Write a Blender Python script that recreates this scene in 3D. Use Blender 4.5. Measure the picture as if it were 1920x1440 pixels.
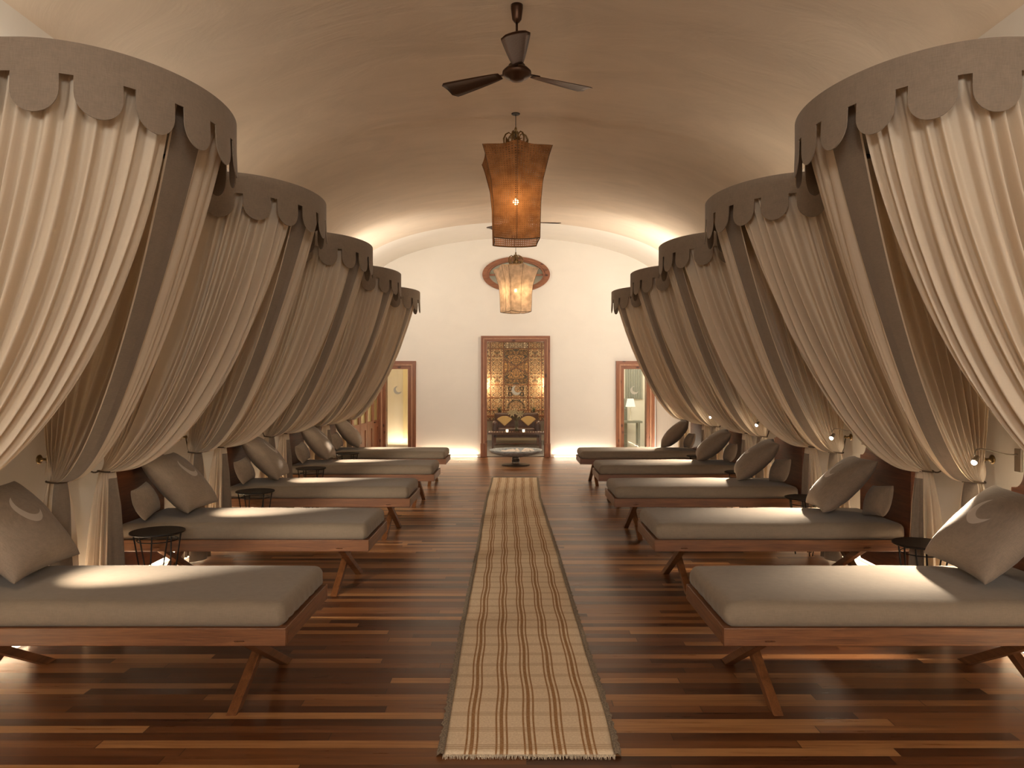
import bpy, bmesh, math, random
import numpy as np
from mathutils import Vector, Matrix, Euler, noise
PI = math.pi
S = bpy.context.scene
COL = S.collection
for o in list(bpy.data.objects): bpy.data.objects.remove(o)

# ------------------------------------------------------------------ camera, world, exposure
H = 1.75
cam = bpy.data.cameras.new('camera'); camo = bpy.data.objects.new('camera', cam); COL.objects.link(camo)
camo.location = (0, 0, H); camo.rotation_euler = (PI/2, 0, 0)
cam.sensor_width = 36; cam.lens = 1400/1920*36; cam.shift_x = -7/1920; cam.clip_end = 200
S.camera = camo
S.view_settings.view_transform = 'Standard'; S.view_settings.look = 'None'
S.view_settings.exposure = 0.0; S.view_settings.gamma = 1.0
S.view_settings.use_curve_mapping = False
w = bpy.data.worlds.new('world'); S.world = w; w.use_nodes = True
w.node_tree.nodes['Background'].inputs[0].default_value = (0.9, 0.95, 1.0, 1)
w.node_tree.nodes['Background'].inputs[1].default_value = 0.6

def kelvin(k):
    return {2200: (1, .58, .27), 2500: (1, .68, .38), 2700: (1, .78, .54), 3000: (1, .86, .68), 4000: (1, .91, .78), 5000: (1, .95, .87)}[k]
def area(name, loc, rot, sx, sy, power, k, spread=PI):
    l = bpy.data.lights.new(name, 'AREA'); l.shape = 'RECTANGLE'; l.size = sx; l.size_y = sy
    l.energy = power; l.color = kelvin(k); l.spread = spread
    o = bpy.data.objects.new(name, l); COL.objects.link(o); o.location = loc; o.rotation_euler = rot
    return o
def point(name, loc, power, k, r=.03, parent=None):
    l = bpy.data.lights.new(name, 'POINT'); l.energy = power; l.color = kelvin(k); l.shadow_soft_size = r
    o = bpy.data.objects.new(name, l); COL.objects.link(o); o.location = loc
    if parent: o.parent = parent
    return o
W = 3.35            # half width of the hall
YE = 17.9           # end wall
YB = -6.0           # wall behind the camera
L_FRONTFILL, L_STRIP, L_ENDSTRIP, L_SPOT, L_LANTERN = 225, 120, 15, 290, 10
# added front fill, set in two invented windows of the unseen back wall
for i, x in enumerate((-2.45, 2.45)):
    area('daylight_window_%d' % (i+1), (x, YB-.05, 3.6), (PI/2-.12, 0, 0), 1.4, 1.4, L_FRONTFILL, 5000)
# LED strips lying on the floor along the foot of the walls
for i, s in enumerate((-1, 1)):
    area('led_strip_side_%d' % (i+1), (s*(W-.03), 8.9, .05), (0, math.radians(180+12*s), 0), .03, 14.0, L_STRIP, 2700)
    area('led_strip_side_end_%d' % (i+1), (s*(W-.03), 16.6, .05), (0, math.radians(180+12*s), 0), .03, 2.2, (30 if s > 0 else 12), 4000)
    # added fixtureless area lights above and beyond the canopies wash vault and end wall
    for j, (y_, tilt, pw, k_) in enumerate(((4.3, 0, (7, 3), 4000), (6.5, 0, (4, 3), 4000), (8.7, 10, (4, 5), 3000), (14.9, 8, (15, 22), 4000), (14.15, 90, (46, 60), 5000))):
        area('canopy_uplight_%d' % (i*5+j+1), (s*(3.0 if j < 4 else 2.6), y_, 3.46 if j < 4 else 3.3), (math.radians(180-tilt), 0, 0), .5, 1.2 if j < 4 else .3, pw[i], k_)
area('led_strip_end_1', (-1.62, YE-.04, .05), (math.radians(192), 0, 0), 1.4, .03, L_ENDSTRIP*.75, 2700)
area('led_strip_end_2', (1.62, YE-.04, .05), (math.radians(192), 0, 0), 1.4, .03, L_ENDSTRIP, 3000)

# ------------------------------------------------------------------ materials
def mat(name):
    m = bpy.data.materials.new(name); m.use_nodes = True
    nt = m.node_tree; nt.nodes.clear()
    return m, nt.nodes, nt.links
def N(ns, t, **kw):
    n = ns.new(t)
    for k, v in kw.items():
        if k in ('operation', 'blend_type', 'data_type', 'noise_dimensions', 'feature', 'interpolation_type', 'wave_type', 'bands_direction', 'distance', 'clamp', 'use_clamp'):
            setattr(n, k, v)
        else:
            n.inputs[k].default_value = v
    return n
def ramp(ns, stops, interp='LINEAR'):
    r = ns.new('ShaderNodeValToRGB'); r.color_ramp.interpolation = interp
    e = r.color_ramp.elements
    while len(e) < len(stops): e.new(.5)
    for i, (p, c) in enumerate(stops): e[i].position = p; e[i].color = (*c, 1)
    return r
def math_(ns, ls, op, a, b=None, c=None):
    n = ns.new('ShaderNodeMath'); n.operation = op
    for i, v in enumerate((a, b, c)):
        if v is None: continue
        if isinstance(v, (int, float)): n.inputs[i].default_value = v
        else: ls.new(v, n.inputs[i])
    return n.outputs[0]
def simple(name, col, rough=.6, metal=0, bump=0, bscale=40, var=0.0, coords='Object', spec=.5, stretch=(1, 1, 1)):
    m, ns, ls = mat(name)
    out = ns.new('ShaderNodeOutputMaterial'); p = ns.new('ShaderNodeBsdfPrincipled')
    ls.new(p.outputs[0], out.inputs[0])
    p.inputs['Base Color'].default_value = (*col, 1); p.inputs['Roughness'].default_value = rough
    p.inputs['Metallic'].default_value = metal; p.inputs['Specular IOR Level'].default_value = spec
    tc = ns.new('ShaderNodeTexCoord'); mp = ns.new('ShaderNodeMapping'); mp.inputs['Scale'].default_value = stretch
    ls.new(tc.outputs[coords], mp.inputs[0])
    if var:
        nz = N(ns, 'ShaderNodeTexNoise', Scale=bscale, Detail=4); ls.new(mp.outputs[0], nz.inputs['Vector'])
        r = ramp(ns, [(.3, tuple(c*(1-var) for c in col)), (.7, tuple(min(1, c*(1+var)) for c in col))])
        ls.new(nz.outputs['Fac'], r.inputs[0]); ls.new(r.outputs[0], p.inputs['Base Color'])
    if bump:
        nb = N(ns, 'ShaderNodeTexNoise', Scale=bscale, Detail=5); ls.new(mp.outputs[0], nb.inputs['Vector'])
        b = N(ns, 'ShaderNodeBump', Strength=bump, Distance=.01); ls.new(nb.outputs['Fac'], b.inputs['Height'])
        ls.new(b.outputs[0], p.inputs['Normal'])
    return m
def emis(name, col, st):
    m, ns, ls = mat(name); out = ns.new('ShaderNodeOutputMaterial'); e = ns.new('ShaderNodeEmission')
    e.inputs[0].default_value = (*col, 1); e.inputs[1].default_value = st; ls.new(e.outputs[0], out.inputs[0]); return m

def fabric(name, col, transl=0.0, weave=900, wv=.35, slub=.10, coords='Object', crescent=False):
    """woven cloth: fine warp and weft, slubs, an optional lighter crescent appliqué"""
    m, ns, ls = mat(name)
    out = ns.new('ShaderNodeOutputMaterial')
    tc = ns.new('ShaderNodeTexCoord')
    nz = N(ns, 'ShaderNodeTexNoise', Scale=14.0, Detail=6, Roughness=.65); ls.new(tc.outputs[coords], nz.inputs['Vector'])
    mp = ns.new('ShaderNodeMapping'); mp.inputs['Scale'].default_value = (1, 1, .12); ls.new(tc.outputs[coords], mp.inputs[0])
    n2 = N(ns, 'ShaderNodeTexNoise', Scale=220.0, Detail=2); ls.new(mp.outputs[0], n2.inputs['Vector'])
    mp3 = ns.new('ShaderNodeMapping'); mp3.inputs['Scale'].default_value = (.12, .12, 1); ls.new(tc.outputs[coords], mp3.inputs[0])
    n3 = N(ns, 'ShaderNodeTexNoise', Scale=220.0, Detail=2); ls.new(mp3.outputs[0], n3.inputs['Vector'])
    s = math_(ns, ls, 'ADD', n2.outputs['Fac'], n3.outputs['Fac'])
    s = math_(ns, ls, 'MULTIPLY_ADD', s, .5, 0)
    s = math_(ns, ls, 'MULTIPLY_ADD', nz.outputs['Fac'], .5, s)
    r = ramp(ns, [(.45, tuple(c*(1-slub*1.6) for c in col)), (1.0, tuple(min(1, c*(1+slub*1.6)) for c in col))])
    ls.new(s, r.inputs[0]); colout = r.outputs[0]
    if crescent:
        sep = ns.new('ShaderNodeSeparateXYZ'); ls.new(tc.outputs['Object'], sep.inputs[0])
        def circ(cx, cy, rad):
            dx = math_(ns, ls, 'SUBTRACT', sep.outputs[0], cx); dy = math_(ns, ls, 'SUBTRACT', sep.outputs[1], cy)
            q = math_(ns, ls, 'ADD', math_(ns, ls, 'MULTIPLY', dx, dx), math_(ns, ls, 'MULTIPLY', dy, dy))
            return math_(ns, ls, 'LESS_THAN', q, rad*rad)
        a = circ(.02, .05, .105); b = circ(.052, .085, .092)
        k = math_(ns, ls, 'MULTIPLY', a, math_(ns, ls, 'SUBTRACT', 1.0, b))
        k = math_(ns, ls, 'MULTIPLY', k, math_(ns, ls, 'GREATER_THAN', sep.outputs[2], 0.0))
        mx = N(ns, 'ShaderNodeMix', data_type='RGBA'); ls.new(k, mx.inputs[0]); ls.new(colout, mx.inputs[6]); mx.inputs[7].default_value = (.48, .41, .35, 1)
        colout = mx.outputs[2]
    bp = N(ns, 'ShaderNodeBump', Strength=wv, Distance=.002); ls.new(s, bp.inputs['Height'])
    d = ns.new('ShaderNodeBsdfPrincipled'); d.inputs['Roughness'].default_value = .9; d.inputs['Specular IOR Level'].default_value = .15
    d.inputs['Sheen Weight'].default_value = .15; d.inputs['Sheen Roughness'].default_value = .5
    ls.new(colout, d.inputs['Base Color']); ls.new(bp.outputs[0], d.inputs['Normal'])
    if transl:
        t = ns.new('ShaderNodeBsdfTranslucent'); t.inputs[0].default_value = (.82, .64, .42, 1)
        mx = ns.new('ShaderNodeMixShader'); mx.inputs[0].default_value = transl
        ls.new(d.outputs[0], mx.inputs[1]); ls.new(t.outputs[0], mx.inputs[2]); ls.new(mx.outputs[0], out.inputs[0])
    else: ls.new(d.outputs[0], out.inputs[0])
    return m

def wood(name, dark, light, axis=0, scale=1.0, rough=.42, knots=False):
    m, ns, ls = mat(name)
    out = ns.new('ShaderNodeOutputMaterial'); p = ns.new('ShaderNodeBsdfPrincipled'); ls.new(p.outputs[0], out.inputs[0])
    tc = ns.new('ShaderNodeTexCoord'); mp = ns.new('ShaderNodeMapping')
    sc = [14*scale]*3; sc[axis] = .9*scale; mp.inputs['Scale'].default_value = sc
    ls.new(tc.outputs['Object'], mp.inputs[0])
    n1 = N(ns, 'ShaderNodeTexNoise', Scale=2.2, Detail=8, Roughness=.62, Distortion=.6); ls.new(mp.outputs[0], n1.inputs['Vector'])
    mp2 = ns.new('ShaderNodeMapping'); sc2 = [90*scale]*3; sc2[axis] = 2.5*scale; mp2.inputs['Scale'].default_value = sc2
    ls.new(tc.outputs['Object'], mp2.inputs[0])
    n2 = N(ns, 'ShaderNodeTexNoise', Scale=3.0, Detail=3); ls.new(mp2.outputs[0], n2.inputs['Vector'])
    s = math_(ns, ls, 'MULTIPLY_ADD', n2.outputs['Fac'], .35, math_(ns, ls, 'MULTIPLY', n1.outputs['Fac'], .75))
    r = ramp(ns, [(.36, dark), (.72, light)]); ls.new(s, r.inputs[0]); co = r.outputs[0]
    if knots:
        mpk = ns.new('ShaderNodeMapping'); sk = [6]*3; sk[axis] = 3.2; mpk.inputs['Scale'].default_value = sk
        ls.new(tc.outputs['Object'], mpk.inputs[0])
        v = N(ns, 'ShaderNodeTexVoronoi', Scale=1.0); ls.new(mpk.outputs[0], v.inputs['Vector'])
        k = ramp(ns, [(.10, (.18, .10, .07)), (.2, (1, 1, 1))]); ls.new(v.outputs['Distance'], k.inputs[0])
        mx = N(ns, 'ShaderNodeMix', data_type='RGBA', blend_type='MULTIPLY'); mx.inputs[0].default_value = .9
        ls.new(co, mx.inputs[6]); ls.new(k.outputs[0], mx.inputs[7]); co = mx.outputs[2]
    ls.new(co, p.inputs['Base Color']); p.inputs['Roughness'].default_value = rough
    b = N(ns, 'ShaderNodeBump', Strength=.12, Distance=.004); ls.new(n2.outputs['Fac'], b.inputs['Height']); ls.new(b.outputs[0], p.inputs['Normal'])
    return m

def plaster(name, col, var, bump, scale):
    m, ns, ls = mat(name)
    out = ns.new('ShaderNodeOutputMaterial'); p = ns.new('ShaderNodeBsdfPrincipled'); ls.new(p.outputs[0], out.inputs[0])
    tc = ns.new('ShaderNodeTexCoord'); mp = ns.new('ShaderNodeMapping'); mp.inputs['Scale'].default_value = (.55, 1.3, .8)
    ls.new(tc.outputs['Object'], mp.inputs[0])
    n1 = N(ns, 'ShaderNodeTexNoise', Scale=scale, Detail=7, Roughness=.6, Distortion=.8); ls.new(mp.outputs[0], n1.inputs['Vector'])
    r = ramp(ns, [(.3, tuple(c*(1-var) for c in col)), (.7, tuple(min(1, c*(1+var)) for c in col))]); ls.new(n1.outputs['Fac'], r.inputs[0])
    ls.new(r.outputs[0], p.inputs['Base Color']); p.inputs['Roughness'].default_value = .85; p.inputs['Specular IOR Level'].default_value = .2
    b = N(ns, 'ShaderNodeBump', Strength=bump, Distance=.03); ls.new(n1.outputs['Fac'], b.inputs['Height']); ls.new(b.outputs[0], p.inputs['Normal'])
    return m

def floor_mat():
    m, ns, ls = mat('plank_floor')
    out = ns.new('ShaderNodeOutputMaterial'); p = ns.new('ShaderNodeBsdfPrincipled'); ls.new(p.outputs[0], out.inputs[0])
    tc = ns.new('ShaderNodeTexCoord'); sep = ns.new('ShaderNodeSeparateXYZ'); ls.new(tc.outputs['Object'], sep.inputs[0])
    X, Y = sep.outputs[0], sep.outputs[1]
    PW = .078
    yr = math_(ns, ls, 'DIVIDE', Y, PW); row = math_(ns, ls, 'FLOOR', yr); fy = math_(ns, ls, 'FRACT', yr)
    wn = N(ns, 'ShaderNodeTexWhiteNoise', noise_dimensions='1D'); ls.new(row, wn.inputs['W'])
    xo = math_(ns, ls, 'MULTIPLY_ADD', wn.outputs['Value'], 7.3, math_(ns, ls, 'DIVIDE', X, 1.7))
    pid = math_(ns, ls, 'FLOOR', xo); fx = math_(ns, ls, 'FRACT', xo)
    cmb = ns.new('ShaderNodeCombineXYZ'); ls.new(row, cmb.inputs[0]); ls.new(pid, cmb.inputs[1])
    w2 = N(ns, 'ShaderNodeTexWhiteNoise', noise_dimensions='2D'); ls.new(cmb.outputs[0], w2.inputs['Vector'])
    r = ramp(ns, [(0, (.055, .018, .007)), (.3, (.115, .040, .014)), (.55, (.18, .070, .024)), (.8, (.27, .115, .040)), (1, (.40, .195, .075))])
    # grain along X, shifted per plank
    cm2 = ns.new('ShaderNodeCombineXYZ'); ls.new(math_(ns, ls, 'MULTIPLY_ADD', w2.outputs['Value'], 37.0, math_(ns, ls, 'MULTIPLY', X, 1.3)), cm2.inputs[0])
    ls.new(math_(ns, ls, 'MULTIPLY', Y, 26.0), cm2.inputs[1])
    g = N(ns, 'ShaderNodeTexNoise', Scale=1.6, Detail=6, Roughness=.6, Distortion=.5); ls.new(cm2.outputs[0], g.inputs['Vector'])
    v = math_(ns, ls, 'ADD', w2.outputs['Value'], math_(ns, ls, 'MULTIPLY_ADD', g.outputs['Fac'], .8, -.40))
    ls.new(v, r.inputs[0])
    gy = math_(ns, ls, 'GREATER_THAN', math_(ns, ls, 'ABSOLUTE', math_(ns, ls, 'SUBTRACT', fy, .5)), .485)
    gx = math_(ns, ls, 'GREATER_THAN', math_(ns, ls, 'ABSOLUTE', math_(ns, ls, 'SUBTRACT', fx, .5)), .4985)
    gap = math_(ns, ls, 'MAXIMUM', gx, gy)
    mx = N(ns, 'ShaderNodeMix', data_type='RGBA'); ls.new(math_(ns, ls, 'MULTIPLY', gap, .7), mx.inputs[0]); ls.new(r.outputs[0], mx.inputs[6]); mx.inputs[7].default_value = (.02, .009, .005, 1)
    ls.new(mx.outputs[2], p.inputs['Base Color']); p.inputs['Specular IOR Level'].default_value = .32
    rr = ramp(ns, [(.3, (.26, .26, .26)), (.7, (.42, .42, .42))]); ls.new(g.outputs['Fac'], rr.inputs[0]); ls.new(rr.outputs[0], p.inputs['Roughness'])
    b = N(ns, 'ShaderNodeBump', Strength=.25, Distance=.003); ls.new(math_(ns, ls, 'MULTIPLY_ADD', gap, -1.0, math_(ns, ls, 'MULTIPLY', g.outputs['Fac'], .25)), b.inputs['Height']); ls.new(b.outputs[0], p.inputs['Normal'])
    return m

def rug_mat():
    m, ns, ls = mat('plaid_runner')
    out = ns.new('ShaderNodeOutputMaterial'); p = ns.new('ShaderNodeBsdfPrincipled'); ls.new(p.outputs[0], out.inputs[0])
    tc = ns.new('ShaderNodeTexCoord'); sep = ns.new('ShaderNodeSeparateXYZ'); ls.new(tc.outputs['UV'], sep.inputs[0])
    U, V = sep.outputs[0], sep.outputs[1]       # U 0..1 across, V metres along
    nz = N(ns, 'ShaderNodeTexNoise', Scale=90.0, Detail=4); ls.new(tc.outputs['Object'], nz.inputs['Vector'])
    def line(c, x, wd):
        a = math_(ns, ls, 'ABSOLUTE', math_(ns, ls, 'SUBTRACT', x, c)); return math_(ns, ls, 'LESS_THAN', a, wd)
    acc = None
    for c in (.155, .335, .505, .68, .86):
        for q, wd in ((-.032, .0060), (0, .0115), (.032, .0060)):
            l = line(c+q, U, wd); acc = l if acc is None else math_(ns, ls, 'MAXIMUM', acc, l)
    f = math_(ns, ls, 'FRACT', math_(ns, ls, 'DIVIDE', V, .175))
    t = math_(ns, ls, 'MAXIMUM', math_(ns, ls, 'MAXIMUM', line(.40, f, .022), line(.60, f, .022)), line(.50, f, .03))
    tot = math_(ns, ls, 'MAXIMUM', math_(ns, ls, 'MULTIPLY', acc, 1.0), math_(ns, ls, 'MULTIPLY', t, .5))
    tot = math_(ns, ls, 'MULTIPLY', tot, math_(ns, ls, 'MULTIPLY_ADD', nz.outputs['Fac'], .9, .5))
    base = ramp(ns, [(.3, (.70, .55, .38)), (.75, (.86, .72, .53))]); ls.new(nz.outputs['Fac'], base.inputs[0])
    mx = N(ns, 'ShaderNodeMix', data_type='RGBA', clamp=True) if False else N(ns, 'ShaderNodeMix', data_type='RGBA')
    ls.new(tot, mx.inputs[0]); ls.new(base.outputs[0], mx.inputs[6]); mx.inputs[7].default_value = (.36, .19, .08, 1)
    ls.new(mx.outputs[2], p.inputs['Base Color']); p.inputs['Roughness'].default_value = .95; p.inputs['Specular IOR Level'].default_value = .1
    b = N(ns, 'ShaderNodeBump', Strength=.6, Distance=.004); ls.new(nz.outputs['Fac'], b.inputs['Height']); ls.new(b.outputs[0], p.inputs['Normal'])
    return m

def burlap_mat(name, col, holes):
    m, ns, ls = mat(name)
    out = ns.new('ShaderNodeOutputMaterial'); tc = ns.new('ShaderNodeTexCoord')
    sep = ns.new('ShaderNodeSeparateXYZ'); ls.new(tc.outputs['UV'], sep.inputs[0])
    nz = N(ns, 'ShaderNodeTexNoise', Scale=9.0, Detail=5); ls.new(tc.outputs['Object'], nz.inputs['Vector'])
    def wv(x, k):
        s = math_(ns, ls, 'SINE', math_(ns, ls, 'MULTIPLY_ADD', nz.outputs['Fac'], 2.4, math_(ns, ls, 'MULTIPLY', x, k*2*PI)))
        return math_(ns, ls, 'GREATER_THAN', s, .15)
    hole = math_(ns, ls, 'MULTIPLY', wv(sep.outputs[0], 46), wv(sep.outputs[1], 46))
    r = ramp(ns, [(.35, tuple(c*.7 for c in col)), (.7, tuple(c*1.2 for c in col))]); ls.new(nz.outputs['Fac'], r.inputs[0])
    d = ns.new('ShaderNodeBsdfDiffuse'); t = ns.new('ShaderNodeBsdfTranslucent'); ls.new(r.outputs[0], d.inputs[0]); ls.new(r.outputs[0], t.inputs[0])
    mx = ns.new('ShaderNodeMixShader'); mx.inputs[0].default_value = .5; ls.new(d.outputs[0], mx.inputs[1]); ls.new(t.outputs[0], mx.inputs[2])
    tr = ns.new('ShaderNodeBsdfTransparent')
    m2 = ns.new('ShaderNodeMixShader'); ls.new(math_(ns, ls, 'MULTIPLY', hole, holes), m2.inputs[0]); ls.new(mx.outputs[0], m2.inputs[1]); ls.new(tr.outputs[0], m2.inputs[2])
    ls.new(m2.outputs[0], out.inputs[0]); return m

def glass_mat(name, tint=(.97, .98, .97), gloss=.08):
    m, ns, ls = mat(name); out = ns.new('ShaderNodeOutputMaterial')
    t = ns.new('ShaderNodeBsdfTransparent'); t.inputs[0].default_value = (*tint, 1)
    g = ns.new('ShaderNodeBsdfGlossy'); g.inputs['Roughness'].default_value = .03
    mx = ns.new('ShaderNodeMixShader'); mx.inputs[0].default_value = gloss
    ls.new(t.outputs[0], mx.inputs[1]); ls.new(g.outputs[0], mx.inputs[2]); ls.new(mx.outputs[0], out.inputs[0]); return m

def ornate_mat(name, base, dark, acc, scale, rings=False):
    m, ns, ls = mat(name); out = ns.new('ShaderNodeOutputMaterial'); p = ns.new('ShaderNodeBsdfPrincipled'); ls.new(p.outputs[0], out.inputs[0])
    tc = ns.new('ShaderNodeTexCoord'); sep = ns.new('ShaderNodeSeparateXYZ'); ls.new(tc.outputs['Object'], sep.inputs[0])
    ax = math_(ns, ls, 'ABSOLUTE', sep.outputs[0]); az = math_(ns, ls, 'ABSOLUTE', sep.outputs[2])
    c = ns.new('ShaderNodeCombineXYZ'); ls.new(ax, c.inputs[0]); ls.new(az, c.inputs[2])
    n = N(ns, 'ShaderNodeTexNoise', Scale=scale*.6, Detail=2, Distortion=2.2); ls.new(c.outputs[0], n.inputs['Vector'])
    v = N(ns, 'ShaderNodeTexVoronoi', Scale=scale); ls.new(c.outputs[0], v.inputs['Vector'])
    s = math_(ns, ls, 'SINE', math_(ns, ls, 'MULTIPLY', v.outputs['Distance'], 22.0))
    s2 = math_(ns, ls, 'SINE', math_(ns, ls, 'MULTIPLY', n.outputs['Fac'], 48.0))
    r1 = ramp(ns, [(.0, base), (.52, base), (.62, dark), (1.0, dark)]); ls.new(math_(ns, ls, 'MULTIPLY_ADD', s, .5, .5), r1.inputs[0])
    k = math_(ns, ls, 'GREATER_THAN', s2, .45)
    mx = N(ns, 'ShaderNodeMix', data_type='RGBA'); ls.new(math_(ns, ls, 'MULTIPLY', k, .92), mx.inputs[0]); ls.new(r1.outputs[0], mx.inputs[6]); mx.inputs[7].default_value = (*acc, 1)
    ls.new(mx.outputs[2], p.inputs['Base Color']); p.inputs['Roughness'].default_value = .5
    return m

M = {}
M['cream'] = fabric('cream_muslin', (.81, .71, .575), transl=.32, slub=.025, wv=.10)
M['linen'] = fabric('taupe_linen', (.24, .19, .145), transl=.0, slub=.10, wv=.4)
M['mattress'] = fabric('beige_mattress_cloth', (.225, .177, .128), slub=.07, wv=.5)
M['pillow'] = fabric('beige_pillow_cloth', (.24, .185, .14), slub=.12, wv=.5, crescent=True)
M['pillow_plain'] = fabric('plain_pillow_cloth', (.23, .175, .13), slub=.12, wv=.5)
M['bedwood'] = wood('iroko_bed', (.085, .028, .009), (.23, .090, .030), 0)
M['bedwood_y'] = wood('iroko_bed_cross', (.080, .027, .009), (.22, .085, .029), 1)
M['headwood'] = wood('headboard_wood', (.085, .026, .012), (.20, .07, .03), 1)
M['doorwood'] = wood('knotty_pine_casing', (.14, .045, .018), (.34, .13, .055), 2, knots=True)
M['doorwood_x'] = wood('knotty_pine_head', (.14, .045, .018), (.34, .13, .055), 0, knots=True)
M['doorlight'] = wood('pine_bead_moulding', (.36, .16, .08), (.58, .32, .18), 2)  # lighter tone paints the highlight on the middle casing fascia
M['panelwood'] = wood('panelled_door_wood', (.17, .055, .024), (.36, .14, .06), 2)
M['vault'] = plaster('limewashed_vault', (.68, .555, .425), .07, .45, 1.6)
M['white'] = plaster('white_plaster', (.82, .76, .67), .02, .12, 2.5)
M['floor'] = floor_mat(); M['rug'] = rug_mat()
M['black'] = simple('black_metal', (.02, .016, .013), .45, .6)
M['bronze'] = simple('dark_bronze', (.07, .035, .02), .38, .85, bump=.1, bscale=60)
M['brass'] = simple('aged_brass', (.20, .125, .05), .4, .9, bump=.15, bscale=90)
M['steel'] = simple('brushed_nickel', (.45, .40, .33), .35, 1.0)
M['cord'] = simple('twisted_cord', (.09, .06, .035), .9, 0, bump=.5, bscale=300)
M['burlap'] = burlap_mat('woven_burlap', (.36, .185, .08), .75)
M['muslin'] = burlap_mat('pale_muslin_shade', (.60, .46, .33), .25)
M['bulb'] = emis('warm_bulb', (1, .66, .30), 60)
M['ledbulb'] = emis('reading_bulb', (1, .86, .62), 90)
M['glass'] = glass_mat('clear_glass', gloss=.035)
M['frost'] = simple('frosted_mark', (.50, .47, .38), .6)
M['bowl'] = simple('patinated_bowl', (.10, .075, .055), .45, .7, bump=.2, bscale=30, var=.3)
M['bowlin'] = simple('bowl_inside', (.34, .36, .36), .5, .1, bump=.1, bscale=20, var=.3)
M['rock'] = simple('salt_rock', (.82, .70, .58), .6, 0, bump=.5, bscale=25, var=.15)
M['fringe'] = simple('grey_fringe', (.25, .20, .145), .95, 0, bump=.8, bscale=120, var=.6)
M['fringe_cream'] = simple('cream_fringe', (.66, .57, .44), .95, 0, bump=.8, bscale=120, var=.2)
M['led'] = emis('led_strip_glow', (1, .80, .55), 3.5)

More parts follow.
